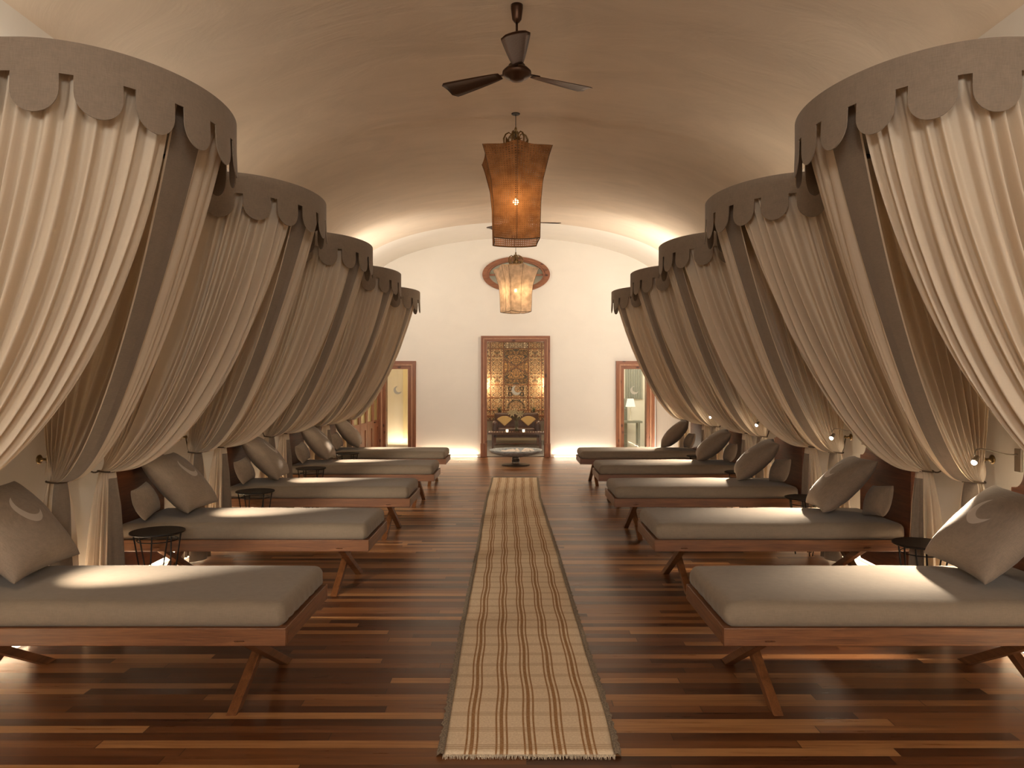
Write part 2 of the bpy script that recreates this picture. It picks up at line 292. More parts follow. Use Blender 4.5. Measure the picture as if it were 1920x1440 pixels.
# ------------------------------------------------------------------ mesh helpers
class MB:
    def __init__(s): s.v = []; s.f = []; s.uv = None
    def add(s, vs, fs):
        n = len(s.v); s.v += [tuple(v) for v in vs]; s.f += [tuple(i+n for i in f) for f in fs]; return s
    def box(s, x0, x1, y0, y1, z0, z1, mtx=None):
        vs = [Vector(p) for p in ((x0,y0,z0),(x1,y0,z0),(x1,y1,z0),(x0,y1,z0),(x0,y0,z1),(x1,y0,z1),(x1,y1,z1),(x0,y1,z1))]
        if mtx: vs = [mtx @ v for v in vs]
        return s.add(vs, [(0,3,2,1),(4,5,6,7),(0,1,5,4),(1,2,6,5),(2,3,7,6),(3,0,4,7)])
    def beam(s, a, b, wd, ht, up=(0, 0, 1)):
        a, b = Vector(a), Vector(b); d = (b-a).normalized(); up = Vector(up)
        sd = d.cross(up).normalized(); u2 = sd.cross(d).normalized()
        vs = [p + sd*i*wd/2 + u2*j*ht/2 for p in (a, b) for i, j in ((-1,-1),(1,-1),(1,1),(-1,1))]
        return s.add(vs, [(0,1,2,3),(7,6,5,4),(0,4,5,1),(1,5,6,2),(2,6,7,3),(3,7,4,0)])
    def tube(s, pts, r, seg=8, closed=False, caps=True):
        pts = [Vector(p) for p in pts]; n = len(pts); rs = r if isinstance(r, (list, tuple)) else [r]*n
        base = len(s.v); prev = None
        for i, p in enumerate(pts):
            if closed: t = (pts[(i+1) % n]-pts[i-1]).normalized()
            else: t = (pts[min(i+1, n-1)]-pts[max(i-1, 0)]).normalized()
            if prev is None: a = t.orthogonal().normalized()
            else: a = (prev - t*prev.dot(t)).normalized()
            prev = a; b = t.cross(a)
            for k in range(seg):
                q = 2*PI*k/seg; s.v.append(tuple(p + (a*math.cos(q)+b*math.sin(q))*rs[i]))
        m = n if closed else n-1
        for i in range(m):
            for k in range(seg):
                i2 = (i+1) % n
                s.f.append((base+i*seg+k, base+i*seg+(k+1) % seg, base+i2*seg+(k+1) % seg, base+i2*seg+k))
        if caps and not closed:
            s.f.append(tuple(base+k for k in reversed(range(seg)))); s.f.append(tuple(base+(n-1)*seg+k for k in range(seg)))
        return s
    def lathe(s, prof, seg=32, c=(0, 0, 0), mtx=None):
        base = len(s.v)
        for r, z in prof:
            for k in range(seg):
                q = 2*PI*k/seg; v = Vector((r*math.cos(q), r*math.sin(q), z))
                if mtx: v = mtx @ v
                s.v.append((v.x+c[0], v.y+c[1], v.z+c[2]))
        for i in range(len(prof)-1):
            for k in range(seg):
                s.f.append((base+i*seg+k, base+i*seg+(k+1) % seg, base+(i+1)*seg+(k+1) % seg, base+(i+1)*seg+k))
        s.f.append(tuple(base+k for k in reversed(range(seg)))); s.f.append(tuple(base+(len(prof)-1)*seg+k for k in range(seg)))
        return s
    def prism(s, pts2, a0, a1, axis):
        """extrude a 2-D outline (list of pairs) along an axis"""
        n = len(pts2)
        def P(p, a):
            return (a, p[0], p[1]) if axis == 0 else ((p[0], a, p[1]) if axis == 1 else (p[0], p[1], a))
        vs = [P(p, a0) for p in pts2]+[P(p, a1) for p in pts2]
        return s.add(vs, [tuple(range(n))[::-1], tuple(range(n, 2*n))]+[(i, (i+1) % n, n+(i+1) % n, n+i) for i in range(n)])
    def grid(s, P, flip=False):
        nu, nv = len(P), len(P[0]); b = len(s.v)
        s.v += [tuple(q) for r in P for q in r]
        for i in range(nu-1):
            for j in range(nv-1):
                f = (b+i*nv+j, b+(i+1)*nv+j, b+(i+1)*nv+j+1, b+i*nv+j+1); s.f.append(f[::-1] if flip else f)
        return s
    def build(s, name, m, parent=None, smooth=False, bevel=0, bseg=2, solid=0, sub=0, loc=None, recalc=True, autos=None):
        me = bpy.data.meshes.new(name); me.from_pydata(s.v, [], s.f)
        if recalc:
            bm = bmesh.new(); bm.from_mesh(me); bmesh.ops.recalc_face_normals(bm, faces=bm.faces); bm.to_mesh(me); bm.free()
        me.materials.append(m); o = bpy.data.objects.new(name, me); COL.objects.link(o)
        if smooth:
            me.shade_smooth()
            if autos:
                for e in me.edges: pass
        if bevel:
            md = o.modifiers.new('bevel', 'BEVEL'); md.width = bevel; md.segments = bseg; md.limit_method = 'ANGLE'; md.angle_limit = math.radians(40)
        if solid:
            md = o.modifiers.new('solid', 'SOLIDIFY'); md.thickness = solid; md.offset = 0
        if sub:
            md = o.modifiers.new('sub', 'SUBSURF'); md.levels = sub; md.render_levels = sub
        if parent: o.parent = parent
        if loc is not None: o.location = loc
        return o

def thing(name, label, cat, loc=(0, 0, 0), rot=(0, 0, 0), group=None):
    o = bpy.data.objects.new(name, None); COL.objects.link(o); o.empty_display_size = .1
    o.location = loc; o.rotation_euler = rot; o['label'] = label; o['category'] = cat
    if group: o['group'] = group
    return o
def tag(o, label, cat, group=None):
    o['label'] = label; o['category'] = cat
    if group: o['group'] = group
    return o
def struct(o): o['kind'] = 'structure'; return o
def sroot(name, loc=(0, 0, 0)):
    o = bpy.data.objects.new(name, None); COL.objects.link(o); o.location = loc; o['kind'] = 'structure'; return o
def kids(o): return [c for c in bpy.data.objects if c.parent == o]
def copy_tree(o, parent=None):
    c = o.copy(); COL.objects.link(c); c.parent = parent
    for k in kids(o): copy_tree(k, c)
    return c
def soft_box(lx, ly, lz, r, step=.03, fn=None):
    """closed rounded box centred on the origin, subdivided; fn(p, n) moves the points"""
    mb = MB(); hx, hy, hz = lx/2, ly/2, lz/2
    def face(ax, sg):
        o = [i for i in range(3) if i != ax]; L = (hx, hy, hz)
        na = max(2, int(2*L[o[0]]/step)); nb = max(2, int(2*L[o[1]]/step)); P = []
        for i in range(na+1):
            row = []
            for j in range(nb+1):
                def ease(t, n): return t
                q = [0, 0, 0]; q[ax] = sg*L[ax]; q[o[0]] = -L[o[0]]+2*L[o[0]]*i/na; q[o[1]] = -L[o[1]]+2*L[o[1]]*j/nb
                p = Vector(q); c = Vector([max(-L[k]+r, min(L[k]-r, q[k])) for k in range(3)])
                d = p-c; n = d.normalized() if d.length > 1e-9 else Vector((0, 0, 0)); 
                if d.length > 1e-9: p = c + n*r
                if fn: p = fn(p, n)
                row.append(p)
            P.append(row)
        mb.grid(P, flip=(sg < 0) != (ax == 1))
    for ax in range(3):
        for sg in (-1, 1): face(ax, sg)
    return mb
def weld(o, d=.0005):
    bm = bmesh.new(); bm.from_mesh(o.data); bmesh.ops.remove_doubles(bm, verts=bm.verts, dist=d)
    bmesh.ops.recalc_face_normals(bm, faces=bm.faces); bm.to_mesh(o.data); bm.free(); o.data.shade_smooth(); return o

# ------------------------------------------------------------------ the room
SPR, APX = 4.29, 5.22
def vz(x, y=0):
    t = min(1, abs(x)/W); return SPR + (APX-SPR)*(1-t*t)**.6
o = MB().box(-W-.3, W+.3, YB-.3, YE+.02, -.12, 0).build('floor', M['floor']); struct(o)
def wall_cells(name, xs, zs, holes, y0, y1, m, axis='y'):
    mb = MB()
    for i in range(len(xs)-1):
        for j in range(len(zs)-1):
            cx, cz = (xs[i]+xs[i+1])/2, (zs[j]+zs[j+1])/2
            if any(a < cx < b and c < cz < d for a, b, c, d in holes): continue
            if axis == 'y': mb.box(xs[i], xs[i+1], y0, y1, zs[j], zs[j+1])
            else: mb.box(y0, y1, xs[i], xs[i+1], zs[j], zs[j+1])
    return struct(mb.build(name, m, recalc=False))
struct(MB().box(-W-.25, -W, YB-.25, YE+.25, 0, 5.6).build('wall_left', M['white']))
struct(MB().box(W, W+.25, YB-.25, YE+.25, 0, 5.6).build('wall_right', M['white']))
wall_cells('wall_back', [-W, -3.15, -1.75, 1.75, 3.15, W], [0, 2.9, 4.3, 5.6], [(-3.15, -1.75, 2.9, 4.3), (1.75, 3.15, 2.9, 4.3)], YB-.25, YB, M['white'])
for i, x in enumerate((-2.45, 2.45)):  # windows added out of view as openings for the front fill
    f = sroot('window_%d' % (i+1), (x, YB-.1, 2.9))
    mb = MB()
    for a in (-.7, -.02, .66): mb.box(a, a+.04, -.03, .03, 0, 1.4)
    for z in (0, .68, 1.36): mb.box(-.7, .7, -.03, .03, z, z+.04)
    mb.build('window_frame', M['doorwood'], f)
# end wall with the three door openings and the oval window
def end_wall():
    m = M['white']; y0, y1 = YE, YE+.22
    OX, OZ, RX, RZ = 0.0, 4.37, .70, .36
    xs = [-W, -3.13, -2.59, -.70, .70, 2.59, 3.13, W]; zs = [0, 2.12, 2.78, 3.8]
    holes = [(-3.13, -2.59, 0, 2.12), (2.59, 3.13, 0, 2.12), (-.7, .7, 0, 2.78)]
    mb = MB()
    for i in range(len(xs)-1):
        for j in range(len(zs)-1):
            cx, cz = (xs[i]+xs[i+1])/2, (zs[j]+zs[j+1])/2
            if any(a < cx < b and c < cz < d for a, b, c, d in holes): continue
            mb.box(xs[i], xs[i+1], y0, y1, zs[j], zs[j+1])
    for (a, b) in ((-W, -1.0), (1.0, W)): mb.box(a, b, y0, y1, 3.8, 5.6)
    mb.box(-1, 1, y0, y1, 5.0, 5.6)
    n = 48; inner = []; outer = []
    for k in range(n):
        q = 2*PI*k/n; c, s_ = math.cos(q), math.sin(q)
        inner.append((OX+RX*c, OZ+RZ*s_))
        t = 1/max(abs(c)/1.0, (abs(s_)/.63 if s_ > 0 else abs(s_)/.57) if abs(s_) > 1e-6 else 0)
        outer.append((c*t, OZ+s_*t))
    b = len(mb.v)
    for y in (y0, y1):
        for p in inner: mb.v.append((p[0], y, p[1]))
        for p in outer: mb.v.append((p[0], y, p[1]))
    for k in range(n):
        k2 = (k+1) % n
        mb.f.append((b+k, b+n+k, b+n+k2, b+k2))
        mb.f.append((b+2*n+k, b+2*n+k2, b+3*n+k2, b+3*n+k))
        mb.f.append((b+k, b+k2, b+2*n+k2, b+2*n+k))
    # corner fillers of the square around the ellipse
    for sx in (-1, 1):
        for zc, sz in ((5.0, .63), (3.8, -.57)):
            pts = []
            q = [(p[0], p[1]) for p in outer if p[0]*sx > 0 and (p[1]-OZ)*sz > 0]
            ex = [p for p in q if abs(abs(p[0])-1) < 1e-4]; ez = [p for p in q if abs(p[1]-zc) < 1e-4]
            if ex and ez:
                a = max(ex, key=lambda p: abs(p[1]-OZ)); c = max(ez, key=lambda p: abs(p[0]))
                for y in (y0, y1): mb.add([(a[0], y, a[1]), (sx, y, zc), (c[0], y, c[1])], [(0, 1, 2)])
    return struct(mb.build('wall_end', m))
end_wall()
# vault
def vault():
    mb = MB(); nx = 72
    def strip(y0, y1, ny, off):
        P = []
        for i in range(nx+1):
            t = -1+2*i/nx; x = W*math.sin(t*PI/2); P.append([(x, y0+(y1-y0)*j/ny, vz(x)+off) for j in range(ny+1)])
        mb.grid(P)
    strip(YB, 9.55, 30, -.035); strip(9.55, 9.60, 1, 0) ; strip(9.60, 16.0, 14, 0)
    # little step between the two bays
    P = []
    for i in range(nx+1):
        t = -1+2*i/nx; x = W*math.sin(t*PI/2); P.append([(x, 9.55, vz(x)-.035), (x, 9.55, vz(x))])
    mb.grid(P)
    o = mb.build('ceiling', M['vault'], smooth=False); struct(o); o.data.shade_smooth()
    md = o.modifiers.new('es', 'EDGE_SPLIT'); md.split_angle = math.radians(30)
    mb = MB(); P = []
    for i in range(nx+1):
        t = -1+2*i/nx; x = W*math.sin(t*PI/2); P.append([(x, 16.0, vz(x)), (x, 16.0, vz(x)+.03), (x, YE+.05, vz(x)+.03)])
    mb.grid(P); o = mb.build('ceiling_end_bay', M['white']); struct(o); o.data.shade_smooth()
    md = o.modifiers.new('es', 'EDGE_SPLIT'); md.split_angle = math.radians(30)
    struct(MB().box(-W-.25, W+.25, YB-.25, YE+.25, 5.6, 5.7).build('ceiling_roof', M['white']))
vault()
# LED profiles at the foot of the walls
for s in (-1, 1):
    struct(MB().box(s*(W-.045), s*(W-.002), 1.9, 15.9, 0, .03).build('trim_led_channel', M['led']))
    struct(MB().box(*sorted((s*.92, s*2.32)), YE-.045, YE-.002, 0, .03).build('trim_led_channel', M['led']))

# ------------------------------------------------------------------ end doors
def casing(root, x0, x1, zt, fw, y, plinth=False):
    """mitred moulded casing: three stepped fascias"""
    for q_, (a, b, d) in enumerate(((0, fw*.40, .075), (fw*.40, fw*.58, .060), (fw*.58, fw, .035))):
        mb = MB(); yy = y-d; MV = M['doorlight'] if q_ == 1 else M['doorwood']; MH = M['doorlight'] if q_ == 1 else M['doorwood_x']
        for side in (-1, 1):
            xo, xi = (x0+a, x0+b) if side < 0 else (x1-a, x1-b)
            mb.add([(xo, yy, 0), (xi, yy, 0), (xi, yy, zt-b), (xo, yy, zt-a), (xo, y, 0), (xi, y, 0), (xi, y, zt-b), (xo, y, zt-a)],
                   [(0,1,2,3),(7,6,5,4),(0,4,5,1),(1,5,6,2),(2,6,7,3),(3,7,4,0)])
        mb.build('jamb_casing', MV, root)
        mb = MB()
        mb.add([(x0+a, yy, zt-a), (x1-a, yy, zt-a), (x1-b, yy, zt-b), (x0+b, yy, zt-b), (x0+a, y, zt-a), (x1-a, y, zt-a), (x1-b, y, zt-b), (x0+b, y, zt-b)],
               [(0,1,2,3),(7,6,5,4),(0,4,5,1),(1,5,6,2),(2,6,7,3),(3,7,4,0)])
        mb.build('head_casing', MH, root)
    if plinth:
        for xa in (x0-.01, x1-fw): MB().box(xa, xa+fw+.01, y-.092, y, 0, .33).build('plinth_block', M['doorwood'], root, bevel=.006)
def crescent_mesh(cx, cz, r, y, th=.004):
    """left and bottom arc, open towards the upper right"""
    mb = MB(); n = 28; o, i = [], []
    a0 = math.radians(80); a1 = math.radians(350)
    for k in range(n+1):
        q = a0+(a1-a0)*k/n; o.append((cx+r*math.cos(q), cz+r*math.sin(q)))
    c2 = (cx+.30*r, cz+.30*r)
    p0, p1 = o[0], o[-1]; r2 = math.dist(c2, p0); r3 = math.dist(c2, p1)
    b0 = math.atan2(p0[1]-c2[1], p0[0]-c2[0]); b1 = math.atan2(p1[1]-c2[1], p1[0]-c2[0])
    if b1 < b0: b1 += 2*PI
    for k in range(n+1):
        q = b0+(b1-b0)*k/n; rr = r2+(r3-r2)*k/n; i.append((c2[0]+rr*math.cos(q), c2[1]+rr*math.sin(q)))
    vs = [(p[0], y, p[1]) for p in o]+[(p[0], y, p[1]) for p in i]
    mb.add(vs, [(k, k+1, n+2+k, n+1+k) for k in range(n)])
    return mb
def end_door(n, x0, x1, zt, fw, plinth=False, pane=True, knob=None):
    root = sroot('door_%d' % n, ((x0+x1)/2, YE, 0)); cx = (x0+x1)/2
    casing(root, x0-cx, x1-cx, zt, fw, 0, plinth)
    a, b = x0-cx+fw, x1-cx-fw
    MB().box(a-.03, a, 0, .22, 0, zt-fw).build('jamb_lining', M['doorwood'], root)
    MB().box(b, b+.03, 0, .22, 0, zt-fw).build('jamb_lining', M['doorwood'], root)
    MB().box(a-.03, b+.03, 0, .22, zt-fw, zt-fw+.03).build('head_lining', M['doorwood_x'], root)
    if pane:
        MB().box(a, b, .10, .108, .02, zt-fw).build('glass_pane', M['glass'], root)
        crescent_mesh((.02 if n == 1 else 0), 1.60, (.115 if n == 1 else .10), .096).build('crescent_mark', M['frost'], root, solid=.003)
    return root
end_door(1, -.83, .82, 2.90, .135, True)
end_door(2, -3.30, -2.39, 2.30, .19)
end_door(3, 2.40, 3.32, 2.30, .19)
# oval window
ow = sroot('window_3', (0.01, YE, 4.37))
mb = MB(); 
for (ra, rb, d0, d1) in ((.81, .70, .06, 0), (.71, .645, .035, 0)):
    n = 64; P = []
    for k in range(n+1):
        q = 2*PI*k/n; c, s_ = math.cos(q), math.sin(q); f = .52
        P.append([(ra*c, 0, (ra*s_*f)), (ra*c, -d0, ra*s_*f), (rb*c, -d0, (rb-.035)*s_*f), (rb*c, .1, (rb-.035)*s_*f)])
    mb.grid(P)
mb.build('oval_frame', M['doorwood_x'], ow)
MB().box(-.66, .66, .03, .06, -.02, .02).build('glazing_bar', M['panelwood'], ow)
mb = MB(); n = 48; mb.add([(.69*math.cos(2*PI*k/n), .07, .36*math.sin(2*PI*k/n)) for k in range(n)], [tuple(range(n))])
mb.build('glass_pane', M['glass'], ow)
struct(MB().box(-1.2, 1.2, YE+.30, YE+.32, 3.6, 5.2).build('wall_behind_window', simple('outer_room_plaster', (.62, .60, .48), .8)))
# panelled folding doors on the left wall by the corner
dr = sroot('door_4', (-W, 0, 0))
ya = [15.0, 15.72, 16.44, 17.16, 17.86]
for i in range(4):
    y0, y1 = ya[i]+.01, ya[i+1]-.01
    leaf = MB()
    leaf.box(.02, .075, y0, y0+.10, 0, 2.25).box(.02, .075, y1-.10, y1, 0, 2.25)
    leaf.box(.02, .075, y0+.10, y1-.10, 0, .14).box(.02, .075, y0+.10, y1-.10, .74, .90).box(.02, .075, y0+.10, y1-.10, 2.12, 2.25)
    lf = leaf.build('door_leaf', M['panelwood'], dr, bevel=.004)
    MB().box(.03, .055, y0+.10, y1-.10, .14, .74).build('door_panel', M['panelwood'], lf)
    MB().box(.04, .05, y0+.10, y1-.10, .90, 2.12).build('glass_pane', simple('amber_pane_%d' % i, (.42, .33, .12), .12), lf)
MB().beam((.10, 17.25, .86), (.10, 17.37, .86), .014, .014).box(.07, .10, 17.24, 17.26, .85, .87).build('door_handle', M['black'], dr)
MB().box(.01, .09, 14.86, 14.99, 0, 2.38).box(.01, .09, 14.86, 17.88, 2.26, 2.38).build('door_frame', M['doorwood'], dr)

# ------------------------------------------------------------------ daybeds
P0, PER = 4.345, 2.21
CY = [P0+PER*i for i in range(5)]
FOOT = {-1: [1.206, 1.23, 1.18, 1.15, 1.19], 1: [1.09, 1.14, 1.10, 1.17, 1.10]}
ORD = ['nearest', 'second', 'third', 'fourth', 'farthest']
SIDE = {-1: 'left', 1: 'right'}
HEADX = 3.26
BW = .87
def mat_fn(lx, ly, lz, seed):
    def fn(p, n):
        x, y, z = p
        if z > 0: z += .012*(1-(2*x/lx)**4)*(1-(2*y/ly)**4) + .004*noise.noise(Vector((x*3, y*3, seed)))
        # the fitted cover puckers around the lower edge
        k = max(0, -z/lz*2+.2)
        q = noise.noise(Vector((x*9, y*9, z*5+seed)))+.6*noise.noise(Vector((x*24, y*24, seed)))
        d = .006*k*q
        ec = max(0, abs(x)/(lx/2)-.9)*10*max(0, abs(y)/(ly/2)-.75)*4
        d += .006*ec*math.sin(z*40+x*90)
        en = max(0, 1-(lx/2-abs(x))/.35); d += .0045*en*max(0, .35-z/lz)*math.sin(x*85+y*60+z*30*(1 if x > 0 else -1)+2*noise.noise(Vector((x*6, y*6, seed))))
        return Vector((x, y, z)) + Vector((n.x, n.y, 0))*d
    return fn
def make_bed(s):
    """root on the floor at the foot end centre, bed runs towards the wall (x*s)"""
    root = thing('daybed', '', 'daybed', group='daybeds along the %s wall' % SIDE[s])
    LEN = HEADX-.02-1.15
    r = lambda x: s*x
    zb, zt = .376, .471
    for sy in (-1, 1):
        y0, y1 = (-BW/2, -BW/2+.035) if sy < 0 else (BW/2-.035, BW/2)
        MB().box(*sorted((r(0), r(LEN))), y0, y1, zb, zt).build('side_rail', M['bedwood'], root, bevel=.004)
    MB().box(*sorted((r(.0), r(.035))), -BW/2+.035, BW/2-.035, zb, zt).build('foot_rail', M['bedwood_y'], root, bevel=.004)
    mb = MB()
    for i in range(9): mb.box(*sorted((r(.12+i*.225), r(.2+i*.225))), -BW/2+.035, BW/2-.035, zt-.045, zt-.025)
    mb.build('slats', M['bedwood_y'], root)
    for X in (.27, LEN-.32):
        for k, sg in enumerate((-1, 1)):
            off = (-.0275, .0275)[k]
            a = Vector((r(X+off), sg*-.36, 0)); b = Vector((r(X+off), sg*.40, zb+.03))
            d = (b-a).normalized(); 
            # square cut feet: a sheared beam with flat ends
            wx = .027; hw = .05
            vs = []
            for (yy, zz) in ((a.y, 0), (b.y, b.z)):
                for xx, dy in ((-wx, -hw), (wx, -hw), (wx, hw), (-wx, hw)): vs.append((a.x+xx, yy+dy, zz))
            MB().add(vs, [(0,1,2,3),(7,6,5,4),(0,4,5,1),(1,5,6,2),(2,6,7,3),(3,7,4,0)]).build('leg', M['bedwood_y'], root, bevel=.003)
    # headboard with scooped shoulders
    hb = [(-.45, .12), (.45, .12), (.45, 1.09)]
    for k in range(9):
        q = k/8*PI/2; hb.append((.45-.02-.10*math.sin(q), 1.09+.12*(1-math.cos(q))))
    hb += [(.315, 1.215)]
    for k in range(1, 12):
        t = k/12; y = .315-.63*t; hb.append((y, 1.215+.085*math.sin(PI*t)))
    hb += [(-.315, 1.215)]
    for k in range(8, -1, -1):
        q = k/8*PI/2; hb.append((-.45+.02+.10*math.sin(q), 1.09+.12*(1-math.cos(q))))
    hb += [(-.45, 1.09)]
    MB().prism(hb, r(LEN+.0), r(LEN+.045), 0).build('headboard', M['headwood'], root, bevel=.004)
    mw, ml, mh = BW-.015, LEN-.03, .135
    m = soft_box(ml, mw, mh, .054, .018, mat_fn(ml, mw, mh, 3.1+s))
    mo = m.build('mattress', M['mattress'], root, loc=(r(ml/2+.012), 0, zt+mh/2-.008), recalc=False); weld(mo)
    return root, LEN
BEDLEN = 0
for s in (-1, 1):
    proto, BEDLEN = make_bed(s)
    for i in range(5):
        b = proto if i == 0 else copy_tree(proto)
        b.location = (s*FOOT[s][i] if FOOT[s][i]+BEDLEN+.05 < W-.005 else s*(W-.055-BEDLEN), CY[i], 0)
        b['label'] = '%s wooden daybed with beige mattress in the %s row, seen from the camera' % (ORD[i], SIDE[s])

# ------------------------------------------------------------------ pillows
def pillow_mesh(w_, h_, t_, seed, wr=1.0):
    n = 34; mb = MB()
    for sg in (1, -1):
        P = []
        for i in range(n+1):
            row = []
            for j in range(n+1):
                a = -math.cos(PI*i/n); b = -math.cos(PI*j/n)
                pin = 1-.075*(1-a*a)**1.0*abs(b)**3; pin2 = 1-.075*(1-b*b)*abs(a)**3
                x = a*w_/2*pin2; y = b*h_/2*pin
                f = max(0, (1-a*a))**.42*max(0, (1-b*b))**.42
                z = sg*t_/2*f
                e = 1-f
                z += sg*wr*f*(.010*noise.noise(Vector((x*7, y*7, seed+sg)))+.012*e*math.sin((a*b)*9+seed)*noise.noise(Vector((x*16, y*16, seed))))
                # lower edge sags and bulges
                z += sg*.012*f*(1-b)/2
                row.append((x, y, z))
            P.append(row)
        mb.grid(P, flip=sg < 0)
    return mb
def put_pillow(name, me, m, s, c, x_bot, z_bot, lean, yaw, roll, hh, th):
    """me: shared mesh object; lean measured back from vertical towards the wall"""
    o = bpy.data.objects.new(name, me); COL.objects.link(o)
    # local x = viewer's right, local y = up, local z = towards the aisle
    zax = Vector((-s*math.cos(lean), 0, math.sin(lean))); yax = Vector((s*math.sin(lean), 0, math.cos(lean)))
    xax = yax.cross(zax)
    R = Matrix((xax, yax, zax)).transposed()
    R = Matrix.Rotation(yaw, 3, 'Z') @ R @ Matrix.Rotation(roll, 3, 'Z')
    o.rotation_euler = R.to_euler()
    o.location = Vector((s*x_bot, c, z_bot)) + Matrix.Rotation(yaw, 3, 'Z') @ (yax*(hh/2)) + Vector((0, 0, .0))
    return o
pm = [weld(pillow_mesh(.66, .62, .25, 1.3+k*2.7).build('square_pillow', M['pillow'], recalc=False)) for k in range(3)]
ps = [weld(pillow_mesh(.34, .27, .14, 7.3+k*2.1).build('small_pillow', M['pillow_plain'], recalc=False)) for k in range(2)]
pmesh = [o.data for o in pm]; psmesh = [o.data for o in ps]
for o in pm+ps: bpy.data.objects.remove(o)
ZM = .61
rnd = random.Random(5)
for s in (-1, 1):
    for i in range(5):
        hx = (FOOT[s][i] if FOOT[s][i]+BEDLEN+.05 < W-.005 else W-.055-BEDLEN)+BEDLEN
        lean = math.radians((40 if s < 0 else 47)+rnd.uniform(-3, 3)); yaw = math.radians((-13 if s > 0 else (0, 3, 8, 7, 8)[i])+rnd.uniform(-2, 2)) if not (s > 0 and i == 0) else 0
        o = put_pillow('square_pillow', pmesh[(i+(s > 0)) % 3], None, s, CY[i]+.09, hx-(.52 if s < 0 else .58), ZM+.045, lean, yaw, math.radians(rnd.uniform(-3, 3)), .62, .2)
        tag(o, 'large beige square pillow with pale crescent on the %s daybed of the %s row' % (ORD[i], SIDE[s]), 'pillow', 'crescent pillows on the %s row' % SIDE[s])
        o = put_pillow('small_pillow', psmesh[i % 2], None, s, CY[i]-.275, hx-.235, ZM+.035, math.radians(22), math.radians(rnd.uniform(-6, 6)), math.radians(rnd.uniform(2, 8)), .27, .14)
        tag(o, 'small plain beige pillow behind the crescent pillow on the %s daybed, %s row' % (ORD[i], SIDE[s]), 'pillow', 'small pillows on the %s row' % SIDE[s])

# ------------------------------------------------------------------ canopies and curtains
ZT = 3.38; XF = 1.70; EA, EB = .635, .84
def ring(inset):
    """half path from the aisle-side centre to the wall: list of (x, dy, s)"""
    pts = []; a, b = EA-inset, EB-inset; cx = XF+EA; n = 160; s = 0; prev = None
    for k in range(n+1):
        q = PI/2*k/n; p = (cx-a*math.cos(q), b*math.sin(q))
        if prev: s += math.dist(p, prev)
        pts.append((p[0], p[1], s)); prev = p
    x = cx
    while x < W-.012:
        x2 = min(W-.012, x+.02); s += x2-x; x = x2; pts.append((x, b, s))
    return np.array(pts)
def make_pelmet(s):
    R = ring(0.0); L = R[-1, 2]
    def at(t):
        u = abs(t); x = np.interp(u, R[:, 2], R[:, 0]); y = np.interp(u, R[:, 2], R[:, 1]); return x, math.copysign(y, t) if t else 0.0
    pitch, tw = .274, .214; d1, d2, d3 = .158, .235, .352
    mb = MB(); ts = []
    nt = int(L/pitch)+2
    cols = []      # (t, bottom)
    k0 = -nt
    for k in range(-nt, nt+1):
        c = k*pitch
        for j in range(15):
            q = PI*j/14; t = c-tw/2*math.cos(q); cols.append((t, d2+(d3-d2)*math.sin(q), k))
        cols.append((c+tw/2+1e-5, d1, None)); cols.append((c+pitch/2, d1, None)); cols.append((c+pitch-tw/2-1e-5, d1, None))
    cols = [c for c in cols if abs(c[0]) <= L]
    cols = [(-L, d1, None)]+cols+[(L, d1, None)]
    rr = random.Random(3+s)
    flare = {k: rr.uniform(-.004, .016) for k in range(-nt, nt+1)}
    v = []
    for i, (t, dep, k) in enumerate(cols):
        x, y = at(t); 
        e = .004; x2, y2 = at(max(-L, min(L, t+e))); x1, y1 = at(max(-L, min(L, t-e)))
        tx, ty = x2-x1, y2-y1; ln = math.hypot(tx, ty) or 1; nx, ny = -abs(ty)/ln, math.copysign(abs(tx)/ln, t)
        row = []
        fl = flare[k] if k is not None else 0
        for j, z in enumerate((0, .05, d1, (d1+dep)/2, dep)):
            o = fl*max(0, (z-d1)/(d3-d1))
            row.append((s*(x+nx*o), y+ny*o, ZT-z))
        v.append(row)
    for row in v: mb.v += row
    for i in range(len(cols)-1):
        for j in range(4):
            if j >= 2 and (cols[i][1] <= d1+1e-6 or cols[i+1][1] <= d1+1e-6): continue
            mb.f.append((i*5+j, (i+1)*5+j, (i+1)*5+j+1, i*5+j+1))
    root = thing('bed_canopy', '', 'canopy', group='scalloped canopies of the %s row' % SIDE[s])
    o = mb.build('pelmet', M['linen'], root, recalc=False, solid=.006); o.data.shade_smooth()
    md = o.modifiers.new('es', 'EDGE_SPLIT'); md.split_angle = math.radians(50)
    # flat cloth roof and the hoop that carries the curtains
    pts = [(s*p[0], -p[1]) for p in R[::-6]]+[(s*p[0], p[1]) for p in R[::6]]
    q = MB(); q.prism(pts, ZT-.03, ZT-.02, 2); q.build('roof_cloth', M['linen'], root)
    R2 = ring(.06); pts = [(s*p[0], -p[1], ZT-.062) for p in R2[::-5]]+[(s*p[0], p[1], ZT-.062) for p in R2[5::5]]
    MB().tube(pts, .010, 6).build('curtain_hoop', M['black'], root, smooth=True)
    return root
for s in (-1, 1):
    proto = make_pelmet(s)
    for i in range(5):
        c = proto if i == 0 else copy_tree(proto)
        c.location = (0, CY[i], 0)
        c['label'] = 'taupe linen canopy with scalloped pelmet above the %s daybed of the %s row' % (ORD[i], SIDE[s])

